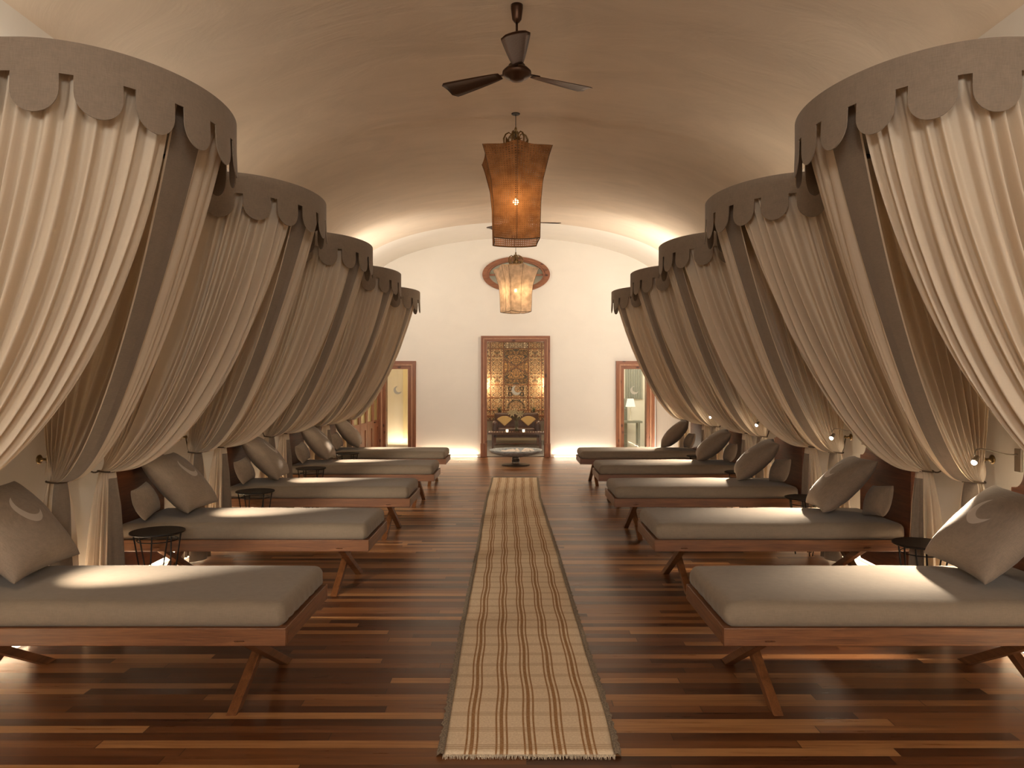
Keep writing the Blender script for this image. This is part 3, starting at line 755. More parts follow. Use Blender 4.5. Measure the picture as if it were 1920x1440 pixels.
TX, TY, TZ = 3.15, .79, 1.08
RING = ring(.075); RL = RING[-1, 2]
def curtain(s, sy, idx, nu, nv):
    rg = np.random.RandomState(11+idx*7+(s > 0)*101+(sy > 0)*53)
    ub0, ub1 = (.006, .115) if sy > 0 else (.04, .16)
    us = np.unique(np.concatenate([np.linspace(0, 1, nu), [ub0, ub1]]))
    u = us[:, None]
    S0 = .33        # the two halves part a little on the camera side of the centre
    sa = (-S0+us*(RL+S0)) if sy > 0 else (S0+.02+us*(RL-S0-.02))
    px = np.interp(np.abs(sa), RING[:, 2], RING[:, 0])[:, None]; py = (np.sign(sa)*np.interp(np.abs(sa), RING[:, 2], RING[:, 1]))[:, None]
    nt = int(nv*.55)
    v = np.linspace(0, 1, nv)[None, :]; th = v*PI/2; d = np.sin(th)
    k = (np.interp(us, [0, .06, .16, .35, 1], [.47, .50, .42, .42, .22])[:, None]) if sy > 0 else (((.84, .63, .66, .70, .70) if s < 0 else (.72, .50, .56, .62, .62))[idx]-.32*u)
    t = (1-k)*d+k*(1-np.cos(th))
    # angle round the gathered bundle
    fr = np.clip((us-ub0)/(ub1-ub0), 0, 1); rest = np.clip((us-ub1)/(1-ub1), 0, 1); lead = np.clip(us/ub0, 0, 1)
    if sy > 0: ang = math.radians(80)-math.radians(5)*lead-math.radians(95)*fr-math.radians(230)*rest      # 0 = towards the aisle
    else: ang = -math.radians(70)+math.radians(15)*lead+math.radians(105)*fr+math.radians(225)*rest
    ang = ang[:, None]
    r0 = .055
    dirx = -np.cos(ang); diry = -np.sin(ang)        # towards the camera for positive angles
    if sy < 0: diry = -np.sin(ang)
    bx = TX+r0*dirx; by = sy*TY+r0*diry*1.1
    ztop = ZT-.085-.0*u
    X = px+(bx-px)*t; Y = sy*py+(by-sy*py)*t; Z = ztop-(ztop-TZ)*d + 0*u
    Z = Z - .10*np.sin(PI*np.clip(v, 0, 1))**2*(v)*(u > 2)
    # outward normals of the base sheet
    def normals(X, Y, Z):
        Xu, Yu, Zu = np.gradient(X, axis=0), np.gradient(Y, axis=0), np.gradient(Z, axis=0)
        Xv, Yv, Zv = np.gradient(X, axis=1), np.gradient(Y, axis=1), np.gradient(Z, axis=1)
        nx, ny, nz = Yu*Zv-Zu*Yv, Zu*Xv-Xu*Zv, Xu*Yv-Yu*Xv
        l = np.sqrt(nx*nx+ny*ny+nz*nz)+1e-9; return nx/l, ny/l, nz/l
    nx, ny, nz = normals(X, Y, Z)
    NF = 19
    # unevenly spaced pleats
    knots = np.cumsum(rg.uniform(.55, 1.5, NF+2)); knots = (knots-knots[0])/(knots[-1]-knots[0])*NF
    ph = np.interp(us*NF, np.linspace(0, NF, NF+2), knots)[:, None]
    amp = np.interp(us*NF, np.arange(NF+1), rg.uniform(.55, 1.3, NF+1))[:, None]
    drift = .22*np.sin(v*3.0+u*9+rg.uniform(0, 6))+.10*np.sin(v*7+u*23+rg.uniform(0, 6))
    a = 2*PI*(ph+drift)
    w1 = np.sin(a); w1 = np.sign(w1)*np.abs(w1)**.8
    fine = np.sin(a*2.0+1.3+2*v)*.26*(.4+.6*np.sin(u*17+v*4+idx)**2) + .06*np.sin(a*3+u*40)
    mask = np.clip((u-ub1)/.05, 0, 1) if sy > 0 else np.clip(u/.03, .25, 1)+0*u
    A = (.016+.036*np.sin(PI*np.clip(v*1.05, 0, 1))**.7)*(1-.80*v**5)+.002
    A = A*np.clip((1-u)/.03, .2, 1)
    disp = A*amp*(w1+fine)*mask + .010*np.sin(v*5+u*30+idx)*(1-mask)*np.sin(PI*v)
    X = X+nx*disp; Y = Y+ny*disp; Z = Z+nz*disp
    # hanging tail below the cord
    w_ = np.linspace(0, 1, nt+1)[None, 1:]
    zb = .03
    rr = .055+.078*w_**.65
    a2 = 2*PI*(ph*.62)+w_*.8
    pl = 1+(.22*np.sin(a2)+.07*np.sin(a2*2.3+1))*np.clip(w_*4, .25, 1)*mask+.05*(1-mask)*np.sin(w_*9+us[:, None]*60)
    Xt = TX+.02*w_+rr*pl*dirx*.92; Yt = sy*(TY+.0*w_)+rr*pl*diry*1.15; Zt = TZ-(TZ-zb)*w_+.0*u
    X = np.concatenate([X, Xt], 1); Y = np.concatenate([Y, Yt], 1); Z = np.concatenate([Z, Zt], 1)
    X = np.minimum(X, W-.012)
    nU, nV = X.shape
    uc = (us[:-1]+us[1:])/2
    band = (uc > ub0) & (uc < ub1)
    hemrow = nV-1-int(nt*.30)
    V = np.stack([s*X, Y, Z], -1)
    def piece(name, iu, jv, parent, m):
        sel = np.zeros((nU-1, nV-1), bool)
        sel[np.ix_(iu, jv)] = True
        ii, jj = np.nonzero(sel)
        F = np.stack([ii*nV+jj, (ii+1)*nV+jj, (ii+1)*nV+jj+1, ii*nV+jj+1], 1)
        if (s > 0) != (sy > 0): F = F[:, ::-1]
        used, inv = np.unique(F, return_inverse=True); F = inv.reshape(F.shape)
        me = bpy.data.meshes.new(name); VV = V.reshape(-1, 3)[used]
        me.from_pydata(VV.tolist(), [], F.tolist()); me.shade_smooth(); me.materials.append(m)
        o = bpy.data.objects.new(name, me); COL.objects.link(o); o.parent = parent; return o
    where = {(-1): 'near', 1: 'far'}[sy]
    root = thing('bed_curtain', '%s cream curtain tied back at the %s daybed of the %s row' % ({'near': 'camera-side', 'far': 'far-side'}[where], ORD[idx], SIDE[s]), 'curtain', (0, CY[idx], 0), group='tied-back bed curtains')
    nb = np.nonzero(~band)[0]; bb = np.nonzero(band)[0]
    if sy > 0:
        piece('curtain_panel', nb, np.arange(0, hemrow), root, M['cream'])
        piece('linen_border', bb, np.arange(0, nV-1), root, M['linen'])
    else:           # its linen border is turned inwards and only shows below the cord
        pan = piece('curtain_panel', np.arange(nU-1), np.arange(0, nv+1), root, M['cream'])
        piece('curtain_tail', nb, np.arange(nv+1, hemrow), root, M['cream'])
        piece('linen_border', bb, np.arange(nv+1, nV-1), root, M['linen'])
    piece('linen_hem', nb, np.arange(hemrow, nV-1), root, M['linen'])
    # tieback: rosette on the wall and a cord looped round the gathered cloth
    tb = thing('curtain_tieback', 'dark cord and wall rosette holding the %s curtain of the %s daybed, %s row' % ({'near': 'camera-side', 'far': 'far-side'}[where], ORD[idx], SIDE[s]), 'tieback', (s*W, CY[idx]+sy*.90, 1.22), group='curtain tiebacks')
    mt = Matrix.Rotation(-s*PI/2, 3, 'Y')
    MB().lathe([(.001, 0), (.032, .0), (.034, .006), (.026, .012), (.012, .016), (.008, .05), (.016, .056), (.016, .066), (.006, .07)], 16, mtx=mt).build('rosette', M['brass'], tb, smooth=True)
    ex, ey, ez = s*(TX-W), sy*(TY-.90), TZ-1.22
    pts = []
    st = Vector((-s*.055, 0, 0)); en = Vector((ex+s*.05, ey+sy*.03, ez))
    for q in range(11):
        t_ = q/10; p = st.lerp(en, t_); p.z -= .06*math.sin(PI*t_); pts.append(p)
    MB().tube(pts, .006, 6).build('cord', M['cord'], tb, smooth=True)
    pts = []
    for q in range(20):
        g = 2*PI*q/20; pts.append((ex+.066*math.cos(g), ey+.073*math.sin(g), ez+.004*math.sin(g*2)))
    MB().tube(pts, .007, 6, closed=True).build('cord_loop', M['cord'], tb, smooth=True)
for s in (-1, 1):
    for i in range(5):
        nu, nv = ((330, 84), (300, 72), (240, 56), (200, 44), (200, 44))[i]
        for sy in (-1, 1): curtain(s, sy, i, nu, nv)

# ------------------------------------------------------------------ reading lamps
def spot(name, loc, target, power, angle, parent=None):
    l = bpy.data.lights.new(name, 'SPOT'); l.energy = power; l.color = kelvin(3000); l.spot_size = math.radians(angle); l.spot_blend = 1.0; l.shadow_soft_size = .014
    o = bpy.data.objects.new(name, l); COL.objects.link(o); o.location = loc
    o.rotation_euler = (Vector(target)-Vector(loc)).to_track_quat('-Z', 'Y').to_euler()
    if parent: o.parent = parent
    return o
for s in (-1, 1):
    for i in range(5):
        py = .62 if s > 0 else -.62
        root = thing('reading_lamp', 'gooseneck reading lamp on the wall beside the %s daybed of the %s row' % (ORD[i], SIDE[s]), 'lamp', (s*W, CY[i]+py, 1.25), group='gooseneck reading lamps')
        MB().box(*sorted((0, -s*.014)), -.034, .034, -.085, .07).build('wall_plate', M['steel'], root, bevel=.003)
        hx, hy, hz = -s*(.34 if s > 0 else .52), (-.07 if s > 0 else .10), -.005
        pts = []
        A, B, C_, D = Vector((-s*.012, 0, .03)), Vector((-s*.16, 0, .02)), Vector((hx*.97, hy*.6, .13)), Vector((hx, hy, hz+.035))
        for q in range(19):
            t = q/18; pts.append(A*(1-t)**3+B*3*t*(1-t)**2+C_*3*t*t*(1-t)+D*t**3)
        MB().tube(pts, .0045, 8).build('gooseneck', M['steel'], root, smooth=True)
        tgt = Vector((-s*(.92 if s > 0 else 1.12), (-.38 if s > 0 else .98), -.66)); 
        dr_ = (tgt-Vector((hx, hy, hz))).normalized()
        q = Vector((0, 0, 1)).rotation_difference(dr_).to_matrix()
        MB().lathe([(.008, -.045), (.014, -.04), (.018, -.01), (.019, .010), (.017, .010), (.016, .004)], 16, c=(hx, hy, hz), mtx=q).build('lamp_head', M['steel'], root, smooth=True)
        bp_ = Vector((hx, hy, hz))+dr_*.012
        MB().lathe([(.002, -.018), (.013, -.012), (.018, 0), (.013, .012), (.002, .018)], 12, c=tuple(bp_)).build('bulb', M['ledbulb'], root, smooth=True)
        point('reading_bulb_spill', bp_+dr_*.02, 1.6, 2700, .014, root)
        spot('reading_spot', (Vector((hx, hy, hz))+dr_*.032), tgt, L_SPOT, 60 if s > 0 else 50, root)

# ------------------------------------------------------------------ side tables
def make_table():
    root = thing('side_table', '', 'table', group='small round side tables')
    MB().lathe([(.001, .575), (.194, .575), (.203, .580), (.203, .590), (.198, .592), (.001, .592)], 48).build('table_top', M['black'], root)
    for k in range(3):
        q0 = 2*PI*k/3+PI/6+.25; mb = MB()
        f = Vector((.095*math.cos(q0), .095*math.sin(q0), .004))
        for d in (-.62, .62):
            tp = Vector((.175*math.cos(q0+d), .175*math.sin(q0+d), .576)); f2 = f+Vector((-math.sin(q0), math.cos(q0), 0))*d*.025
            mb.tube([tp, f2], .006, 8)
        mb.build('leg', M['black'], root)
    pts = [(.148*math.cos(2*PI*k/32), .148*math.sin(2*PI*k/32), .52) for k in range(32)]
    MB().tube(pts, .004, 6, closed=True).build('stretcher_ring', M['black'], root, smooth=True)
    return root
tb = make_table(); first = True
spots = [(-2.83, CY[i]-.655, 'left', i) for i in range(1, 5)]+[(2.97, CY[i]+1.105, 'right', i) for i in range(0, 4)]
for x, y, sd, i in spots:
    t = tb if first else copy_tree(tb); first = False
    t.location = (x, y, 0)
    t['label'] = ('small round black metal side table just before the %s daybed of the left row' if sd == 'left' else 'small round black metal side table just beyond the %s daybed of the right row') % ORD[i]

# ------------------------------------------------------------------ runner rug
def rug():
    Lp = [(3.5, -.3425), (3.81, -.3445), (4.51, -.3565), (5.54, -.374), (6.28, -.379), (7.73, -.388), (9.39, -.412), (11.1, -.43), (13.92, -.419)]
    Rp = [(3.5, .468), (3.78, .474), (4.26, .4717), (4.8, .456), (5.4, .451), (6.42, .4346), (7.73, .4234), (9.39, .393), (11.53, .36), (13.92, .394)]
    ys = np.arange(3.5, 13.93, .06); nx = 40
    xl = np.interp(ys, *zip(*Lp)); xr = np.interp(ys, *zip(*Rp))
    rr = random.Random(2)
    root = thing('runner_rug', 'long cream plaid runner rug lying down the middle of the wooden floor', 'rug', (0, 0, 0))
    me = bpy.data.meshes.new('rug_cloth'); V = []; UV = []
    for j, y in enumerate(ys):
        for i in range(nx+1):
            u = i/nx; x = xl[j]+(xr[j]-xl[j])*u + .004*math.sin(y*9+u*3)*1
            z = .007+.0035*(noise.noise(Vector((x*2.2, y*2.6, 0)))+.7)+.002*math.sin(y*5.2+x)
            V.append((x, y+(.006*math.sin(u*19) if j in (0, len(ys)-1) else 0), z)); UV.append((u, y))
    F = [(j*(nx+1)+i, j*(nx+1)+i+1, (j+1)*(nx+1)+i+1, (j+1)*(nx+1)+i) for j in range(len(ys)-1) for i in range(nx)]
    me.from_pydata(V, [], F); uvl = me.uv_layers.new(name='UVMap')
    for l in me.loops: uvl.data[l.index].uv = UV[l.vertex_index]
    me.shade_smooth(); me.materials.append(M['rug']); o = bpy.data.objects.new('rug_cloth', me); COL.objects.link(o); o.parent = root
    md = o.modifiers.new('s', 'SOLIDIFY'); md.thickness = .005; md.offset = -1
    for k, xx in enumerate((xl, xr)):
        mb = MB(); sg = -1 if k == 0 else 1; P = []
        yy = np.arange(3.5, 13.92, .02)
        xv = np.interp(yy, ys, xx)
        for j, y in enumerate(yy):
            wv = .024+.010*noise.noise(Vector((y*22, k*5, 0)))+.005*rr.random(); x0 = xv[j]-sg*.004
            P.append([(x0, y, .006), (x0, y, .016), (x0+sg*wv*.6, y, .014+.004*rr.random()), (x0+sg*wv*1.3, y, .004)])
        mb.grid(P); mb.build('woven_selvedge', M['fringe'], root, smooth=True)
    for k, j in enumerate((0, len(ys)-1)):
        mb = MB(); n = 170; sg = -1 if k == 0 else 1
        for q in range(n):
            x = xl[j]+(xr[j]-xl[j])*(q+.5)/n; L = .015+.015*rr.random(); dx = rr.uniform(-.008, .008)
            y = ys[j]
            mb.tube([(x, y-sg*.004, .010), (x+dx*.5, y+sg*L*.5, .007), (x+dx, y+sg*L, .003)], [.0024, .002, .001], 4)
        fo = mb.build('fringe', M['fringe_cream'], root); fo['kind'] = 'stuff'
rug()

# ------------------------------------------------------------------ ceiling fans
def fan(y, rot, label):
    z0 = vz(0)-(.035 if y < 9.55 else 0)
    root = thing('ceiling_fan', label, 'ceiling fan', (0.01, y, z0), group='ceiling fans')
    drop = z0-4.58
    MB().lathe([(.001, 0), (.055, 0), (.055, -.03), (.042, -.13), (.02, -.16), (.012, -.16)], 24).build('mounting_cup', M['bronze'], root, smooth=True)
    MB().lathe([(.011, -.15), (.011, -drop+.24), ], 12).build('down_rod', M['bronze'], root, smooth=True)
    d = -drop
    MB().lathe([(.014, d+.25), (.035, d+.235), (.042, d+.12), (.06, d+.07), (.075, d+.06), (.08, d+.04), (.10, d+.03), (.13, d+.0), (.132, d-.02), (.11, d-.045), (.07, d-.06), (.06, d-.075), (.03, d-.085), (.001, d-.088)], 36).build('motor_housing', M['bronze'], root, smooth=True)
    for k in range(3):
        a = rot+2*PI*k/3; R = Matrix.Rotation(a, 3, 'Z'); pitch = math.radians(11)
        mb = MB(); P = []
        n = 14
        for i in range(n+1):
            t = i/n; r_ = .17+.61*t; w0 = .045+.085*t**.8
            if t > .9: w0 *= math.sqrt(max(0, 1-((t-.9)/.13)**2))
            row = []
            for j in range(7):
                v = -1+2*j/6; y_ = v*w0+.015; zz = y_*math.sin(pitch)-.012*v*v*w0/.1
                row.append(R @ Vector((r_, y_*math.cos(pitch), d-.005+zz)))
            P.append(row)
        mb.grid(P); bl = mb.build('fan_blade', M['bronze'], root, smooth=True, solid=.004)
        MB().beam(R @ Vector((.10, 0, d-.002)), R @ Vector((.24, .005, d+.004)), .03, .005).build('blade_iron', M['bronze'], bl)
fan(6.77, math.radians(-92), 'dark bronze three-bladed ceiling fan nearest the camera, in front of the burlap lantern')
fan(13.0, math.radians(6), 'far dark three-bladed ceiling fan partly hidden behind the burlap lantern')

# ------------------------------------------------------------------ lanterns
def lantern(y, ztop, zbot, half, m, yaw, label, k, zbulb):
    z0 = vz(0)+(0 if y < 16 else .03)
    root = thing('pendant_lantern', label, 'lantern', (0, y, z0), group='cloth pendant lanterns')
    MB().lathe([(.001, 0), (.05, 0), (.055, -.01), (.055, -.04), (.05, -.045), (.001, -.045)], 24).build('ceiling_rose', M['black'], root)
    zt, zb_ = ztop-z0, zbot-z0; ht = zt-zb_
    MB().tube([(0, 0, -.04), (0, 0, zt+.30)], .0045, 6).build('cable', M['black'], root)
    MB().tube([(0, 0, zt+.30), (0, 0, zbulb-z0+.05)], .004, 6).build('inner_flex', M['black'], root)
    # shade: square plan, hollow sides, corners flared out at the top
    n = 26; seg = 64; mb = MB(); P = []; UV = []
    def rad(t):
        return half*float(np.interp(t, [0, .1, .22, .37, .6, 1], [1, .915, .838, .744, .692, .67]))
    def sq(a, t):
        """unit square outline with hollow sides and tight corners, a in 0..4"""
        i_ = int(a) % 4; f = (a % 1)*2-1
        g = math.copysign(1-(1-abs(f))**1.25, f)
        dep = 1-.085*(1-g*g)*(1-.5*t); x_, y_ = g, -dep
        for _ in range(i_): x_, y_ = -y_, x_
        return x_, y_
    for i in range(n+1):
        t = i/n; row = []
        for kk in range(seg+1):
            a_ = 4*kk/seg; x, yy = sq(a_ % 4, t); r_ = rad(t)
            mid = 1-abs((a_ % 1)*2-1)**2
            x *= r_; yy *= r_
            g_ = (a_ % 1)*2-1; z = zt-ht*t + (1-t)**5*(.02*mid+.055*math.exp(-(g_/.22)**2)) - .02*mid*max(0, (t-.8)/.2)
            x, yy = x*math.cos(yaw)-yy*math.sin(yaw), x*math.sin(yaw)+yy*math.cos(yaw)
            row.append((x, yy, z)); UV.append((kk/seg*2.2, t))
        P.append(row)
    mb.grid(P)
    me_o = mb.build('lantern_shade', m, root, recalc=False)
    uvl = me_o.data.uv_layers.new(name='UVMap')
    for l in me_o.data.loops: uvl.data[l.index].uv = UV[l.vertex_index]
    me_o.data.shade_smooth()
    # cloth top sweeping up to the crown
    mb = MB(); P = []; UV2 = []
    for i in range(9):
        t = i/8; row = []
        for kk in range(seg+1):
            x0, y0_, z0_ = me_o.data.vertices[kk].co
            f = 1-t*.80; row.append((x0*f, y0_*f, z0_+(zt+.11-z0_)*t**2.2)); UV2.append((kk/seg*2.2, t*.4))
        P.append(row)
    mb.grid(P); to = mb.build('shade_top', m, root, recalc=False); uvl = to.data.uv_layers.new(name='UVMap')
    for l in to.data.loops: uvl.data[l.index].uv = UV2[l.vertex_index]
    to.data.shade_smooth()
    # seams, lower hem wire
    mb = MB()
    last = [P_ for P_ in [tuple(me_o.data.vertices[n*(seg+1)+kk].co) for kk in range(seg)]]
    mb.tube(last, .006, 6, closed=True)
    mb.build('hem_wire', M['cord'], root)
    for kk in range(0, seg, seg//8):
        pts = [tuple(me_o.data.vertices[i*(seg+1)+kk].co) for i in range(n+1)]
        pts = [(p[0]*1.004, p[1]*1.004, p[2]) for p in pts]
        MB().tube(pts, .0035, 5).build('seam', M['cord'], root)
    # crown of leafy scrolls
    mb = MB(); cr = .115
    mb.tube([(cr*math.cos(2*PI*q/24), cr*math.sin(2*PI*q/24), zt+.07) for q in range(24)], .012, 6, closed=True)
    mb.tube([(cr*1.06*math.cos(2*PI*q/24), cr*1.06*math.sin(2*PI*q/24), zt+.10) for q in range(24)], .005, 6, closed=True)
    for q in range(6):
        a = 2*PI*q/6+.2; ca, sa = math.cos(a), math.sin(a)
        prof = [(.115, .08), (.15, .14), (.155, .20), (.13, .255), (.09, .28), (.06, .262), (.05, .23), (.065, .21), (.082, .222)]
        mb.tube([(r_*ca, r_*sa, zt+z_) for r_, z_ in prof], [.010, .011, .011, .010, .009, .008, .007, .007, .006], 6)
        prof = [(.03, .30), (.035, .25), (.02, .20), (.05, .15), (.085, .12), (.10, .15), (.085, .165)]
        mb.tube([(r_*ca, r_*sa, zt+z_) for r_, z_ in prof], .006, 5)
        b = a+PI/6; cb, sb = math.cos(b), math.sin(b)
        vs = [Vector((.115*cb, .115*sb, zt+.09)), Vector((.14*cb-.04*sb, .14*sb+.04*cb, zt+.14)), Vector((.165*cb, .165*sb, zt+.20)), Vector((.14*cb+.04*sb, .14*sb-.04*cb, zt+.14)), Vector((.125*cb, .125*sb, zt+.14))]
        mb.add(vs, [(0, 1, 4), (1, 2, 4), (2, 3, 4), (3, 0, 4)])
    mb.lathe([(.004, zt+.36), (.012, zt+.345), (.018, zt+.325), (.010, zt+.30), (.02, zt+.285), (.006, zt+.26)], 10)
    mb.build('crown', M['brass'], root)
    zz = zbulb-z0
    MB().lathe([(.018, .06), (.018, .03)], 12, c=(0, 0, zz)).build('lamp_socket', M['black'], root)
    MB().lathe([(.004, -.042), (.022, -.034), (.033, -.012), (.032, .006), (.018, .03)], 16, c=(0, 0, zz)).build('bulb', M['bulb'], root, smooth=True)
    point('lantern_light', (0, 0, zz-.05), L_LANTERN, k, .035, root)
lantern(9.49, 4.66, 3.56, .425, M['burlap'], math.radians(3), 'large brown burlap lantern with leafy brass crown hanging over the runner rug', 2200, 4.07)
lantern(15.7, 4.17, 3.27, .36, M['muslin'], math.radians(28), 'paler muslin lantern with brass crown hanging before the oval window', 2500, 3.72)

# ------------------------------------------------------------------ bowl with salt rocks
bw = thing('pedestal_bowl', 'wide shallow metal bowl on a foot standing before the middle doorway', 'bowl', (0, 16.1, 0))
MB().lathe([(.001, 0), (.30, 0), (.305, .012), (.29, .022), (.10, .035), (.085, .05), (.08, .08), (.09, .10), (.075, .12), (.085, .14), (.08, .17), (.10, .185), (.001, .186)], 40).build('foot', M['bowl'], bw, smooth=False)
MB().lathe([(.001, .18), (.20, .19), (.40, .23), (.53, .29), (.57, .335), (.562, .34), (.52, .300), (.39, .245), (.20, .205), (.001, .20)], 56).build('bowl_dish', M['bowlin'], bw, smooth=True)
rr = random.Random(9)
names = ['long pale salt rock lying across the left of the pedestal bowl', 'white pointed crystal in the middle of the pedestal bowl', 'small pale rock at the left front of the pedestal bowl',
         'rounded white salt rock on the right side of the pedestal bowl', 'flat reddish rock at the right rear of the pedestal bowl']
for k, (x, y, sx, sy_, sz, rz) in enumerate([(-.14, .05, .17, .06, .055, .3), (.03, -.08, .07, .05, .07, .9), (-.26, -.10, .08, .06, .045, 0), (.21, -.02, .10, .08, .065, .5), (.30, .12, .11, .08, .05, -.3)]):
    bm = bmesh.new(); bmesh.ops.create_icosphere(bm, subdivisions=2, radius=1)
    for v in bm.verts:
        f = 1+.28*noise.noise(v.co*1.7+Vector((k*4, 0, 0))); v.co = Vector((v.co.x*sx*f, v.co.y*sy_*f, v.co.z*sz*f))
    me = bpy.data.meshes.new('salt_rock'); bm.to_mesh(me); bm.free(); me.materials.append(M['rock'])
    o = bpy.data.objects.new('salt_rock', me); COL.objects.link(o)
    r_ = math.hypot(x, y); zbase = np.interp(r_, [0, .2, .39, .52], [.20, .205, .245, .30])
    o.location = (x, 16.1+y, zbase+sz*1.12+.018); o.rotation_euler = (rr.uniform(-.2, .2), rr.uniform(-.35, .35), rz)
    tag(o, names[k], 'rock', 'salt rocks in the pedestal bowl')

# ------------------------------------------------------------------ lounge seen through the middle door
YL0, YL1 = YE+.22, 23.2
MW = simple('lounge_wall_plaster', (.70, .60, .44), .85)
struct(MB().box(-2.2, 2.2, YL0, YL1+.1, -.12, -.001).build('floor_lounge', simple('dark_slate_floor', (.10, .085, .07), .35, var=.2, bscale=3)))
mb = MB().box(-2.2, 2.2, YL1, YL1+.1, 0, 3.9).box(-2.25, -2.2, YL0, YL1, 0, 3.9).box(2.2, 2.25, YL0, YL1, 0, 3.9)
struct(mb.build('wall_lounge', MW)); struct(MB().box(-2.2, 2.2, YL0, YL1+.1, 3.5, 3.6).build('ceiling_lounge', MW))
area('lounge_ceiling_light', (0, 20.6, 3.45), (0, 0, 0), 2.2, 1.6, 62, 2700)
for s in (-1, 1):
    point('wall_sconce_light', (s*.97, YL1-.26, 1.72), 26, 2700, .04)
    t = thing('wall_sconce', 'glowing wall sconce on the %s side of the ornate panelling' % SIDE[s], 'lamp', (s*.97, YL1-.13, 1.55), group='lounge wall sconces')
    MB().lathe([(.05, .0), (.035, .13), (.033, .13), (.048, .0)], 20, c=(0, 0, .06)).build('lamp_shade', emis('sconce_shade_glow', (1, .80, .5), 5), t, smooth=True)
    MB().box(-.015, .015, 0, .05, .02, .05).build('arm', M['brass'], t)
# ornate panelling: framed cells
pn = thing('ornate_panelling', 'tall carved and painted golden panelling on the lounge wall behind the sofa', 'wall panelling', (0.01, YL1-.06, 0))
O1 = ornate_mat('panel_arabesque', (.66, .36, .12), (.30, .13, .04), (.035, .035, .03), 7)
O2 = ornate_mat('panel_filigree', (.85, .62, .34), (.34, .13, .04), (.015, .015, .013), 8.5)
O3 = ornate_mat('panel_pale_filigree', (.85, .74, .58), (.30, .16, .07), (.02, .02, .02), 8.5)
FR = simple('panel_frame_wood', (.22, .08, .03), .5)
XS = [-1.10, -.79, -.385, .385, .79, 1.10]; ZS = [.62, .94, 1.33, 1.72, 2.85, 3.05, 3.35]
def cell(x0, x1, z0, z1, m, y=0):
    o = MB().box(-(x1-x0)/2, (x1-x0)/2, 0, .03, -(z1-z0)/2, (z1-z0)/2).build('painted_panel', m, pn, loc=((x0+x1)/2, y, (z0+z1)/2))
    return o
for i in range(5):
    for j in range(6):
        mm = O2 if i != 2 else (O1 if j == 3 else (O3 if j == 4 else O2))
        cell(XS[i]+.012, XS[i+1]-.012, ZS[j]+.012, ZS[j+1]-.012, mm)
mb = MB()
for x in XS: mb.box(x-.014, x+.014, -.012, .03, ZS[0], ZS[-1])
for z in ZS: mb.box(XS[0], XS[-1], -.0115, .03, z-.014, z+.014)
mb.build('lattice_frame', FR, pn)
# two facing hexagonal cartouches meeting at a point
zc = (1.72+2.85)/2
ex = .30
for sg in (-1, 1):
    zf = 2.83 if sg > 0 else 1.74
    pts = [(-.385, zf), (-.385, zc+sg*.22), (0, zc+sg*.01), (.385, zc+sg*.22), (.385, zf)]
    mb = MB(); 
    for a, b in zip(pts[:-1], pts[1:]): mb.beam((a[0], -.018, a[1]), (b[0], -.018, b[1]), .03, .022, up=(0, 1, 0))
    mb.build('cartouche_frame', FR, pn)
    q = [(x*.90, zc+sg*.02+(z-zc)*.90) for x, z in pts]
    mb = MB()
    for a, b in zip(q[:-1], q[1:]): mb.beam((a[0], -.016, a[1]), (b[0], -.016, b[1]), .012, .018, up=(0, 1, 0))
    mb.beam((q[0][0], -.016, q[0][1]), (q[-1][0], -.016, q[-1][1]), .012, .018, up=(0, 1, 0))
    mb.build('cartouche_inlay', simple('panel_green_line', (.06, .075, .06), .5), pn)
    mb = MB()
    for s2 in (-1, 1):
        for (cx_, cz_, r_) in ((.10, .34, .07), (.24, .40, .09), (.13, .46, .05)):
            mb.tube([(s2*(cx_+r_*math.cos(a_)*(1-.06*k_)), -.012, zc+sg*(cz_+r_*math.sin(a_)*(1-.06*k_))) for k_, a_ in enumerate([.5*q_ for q_ in range(12)])], .008, 5)
    mb.build('scroll_inlay', simple('panel_dark_scroll', (.07, .045, .025), .5), pn)
# arch motif low in the middle, little rosettes on the small cells
mb = MB(); mb.tube([(.27*math.cos(a), -.012, 1.00+.25*math.sin(a)) for a in [PI*q/16 for q in range(17)]], .012, 5)
for (cx_, cz_) in ((-.19, 1.61), (.19, 1.61), (-.19, 1.44), (.19, 1.44)):
    mb.tube([(cx_+.055*math.cos(a), -.012, cz_+.055*math.sin(a)) for a in [2*PI*q/12 for q in range(12)]], .012, 5, closed=True)
mb.build('dark_rosettes', simple('panel_black_paint', (.02, .018, .015), .5), pn)
# console shelf under the panelling
cs = thing('console_table', 'low pale-topped console running under the ornate panelling', 'console table', (0, YL1-.40, 0))
MB().box(-1.3, 1.3, -.18, .22, .74, .80).build('top', FR, cs)
for x in (-1.2, 1.15): MB().box(x, x+.05, -.16, -.11, 0, .74).build('leg', FR, cs)
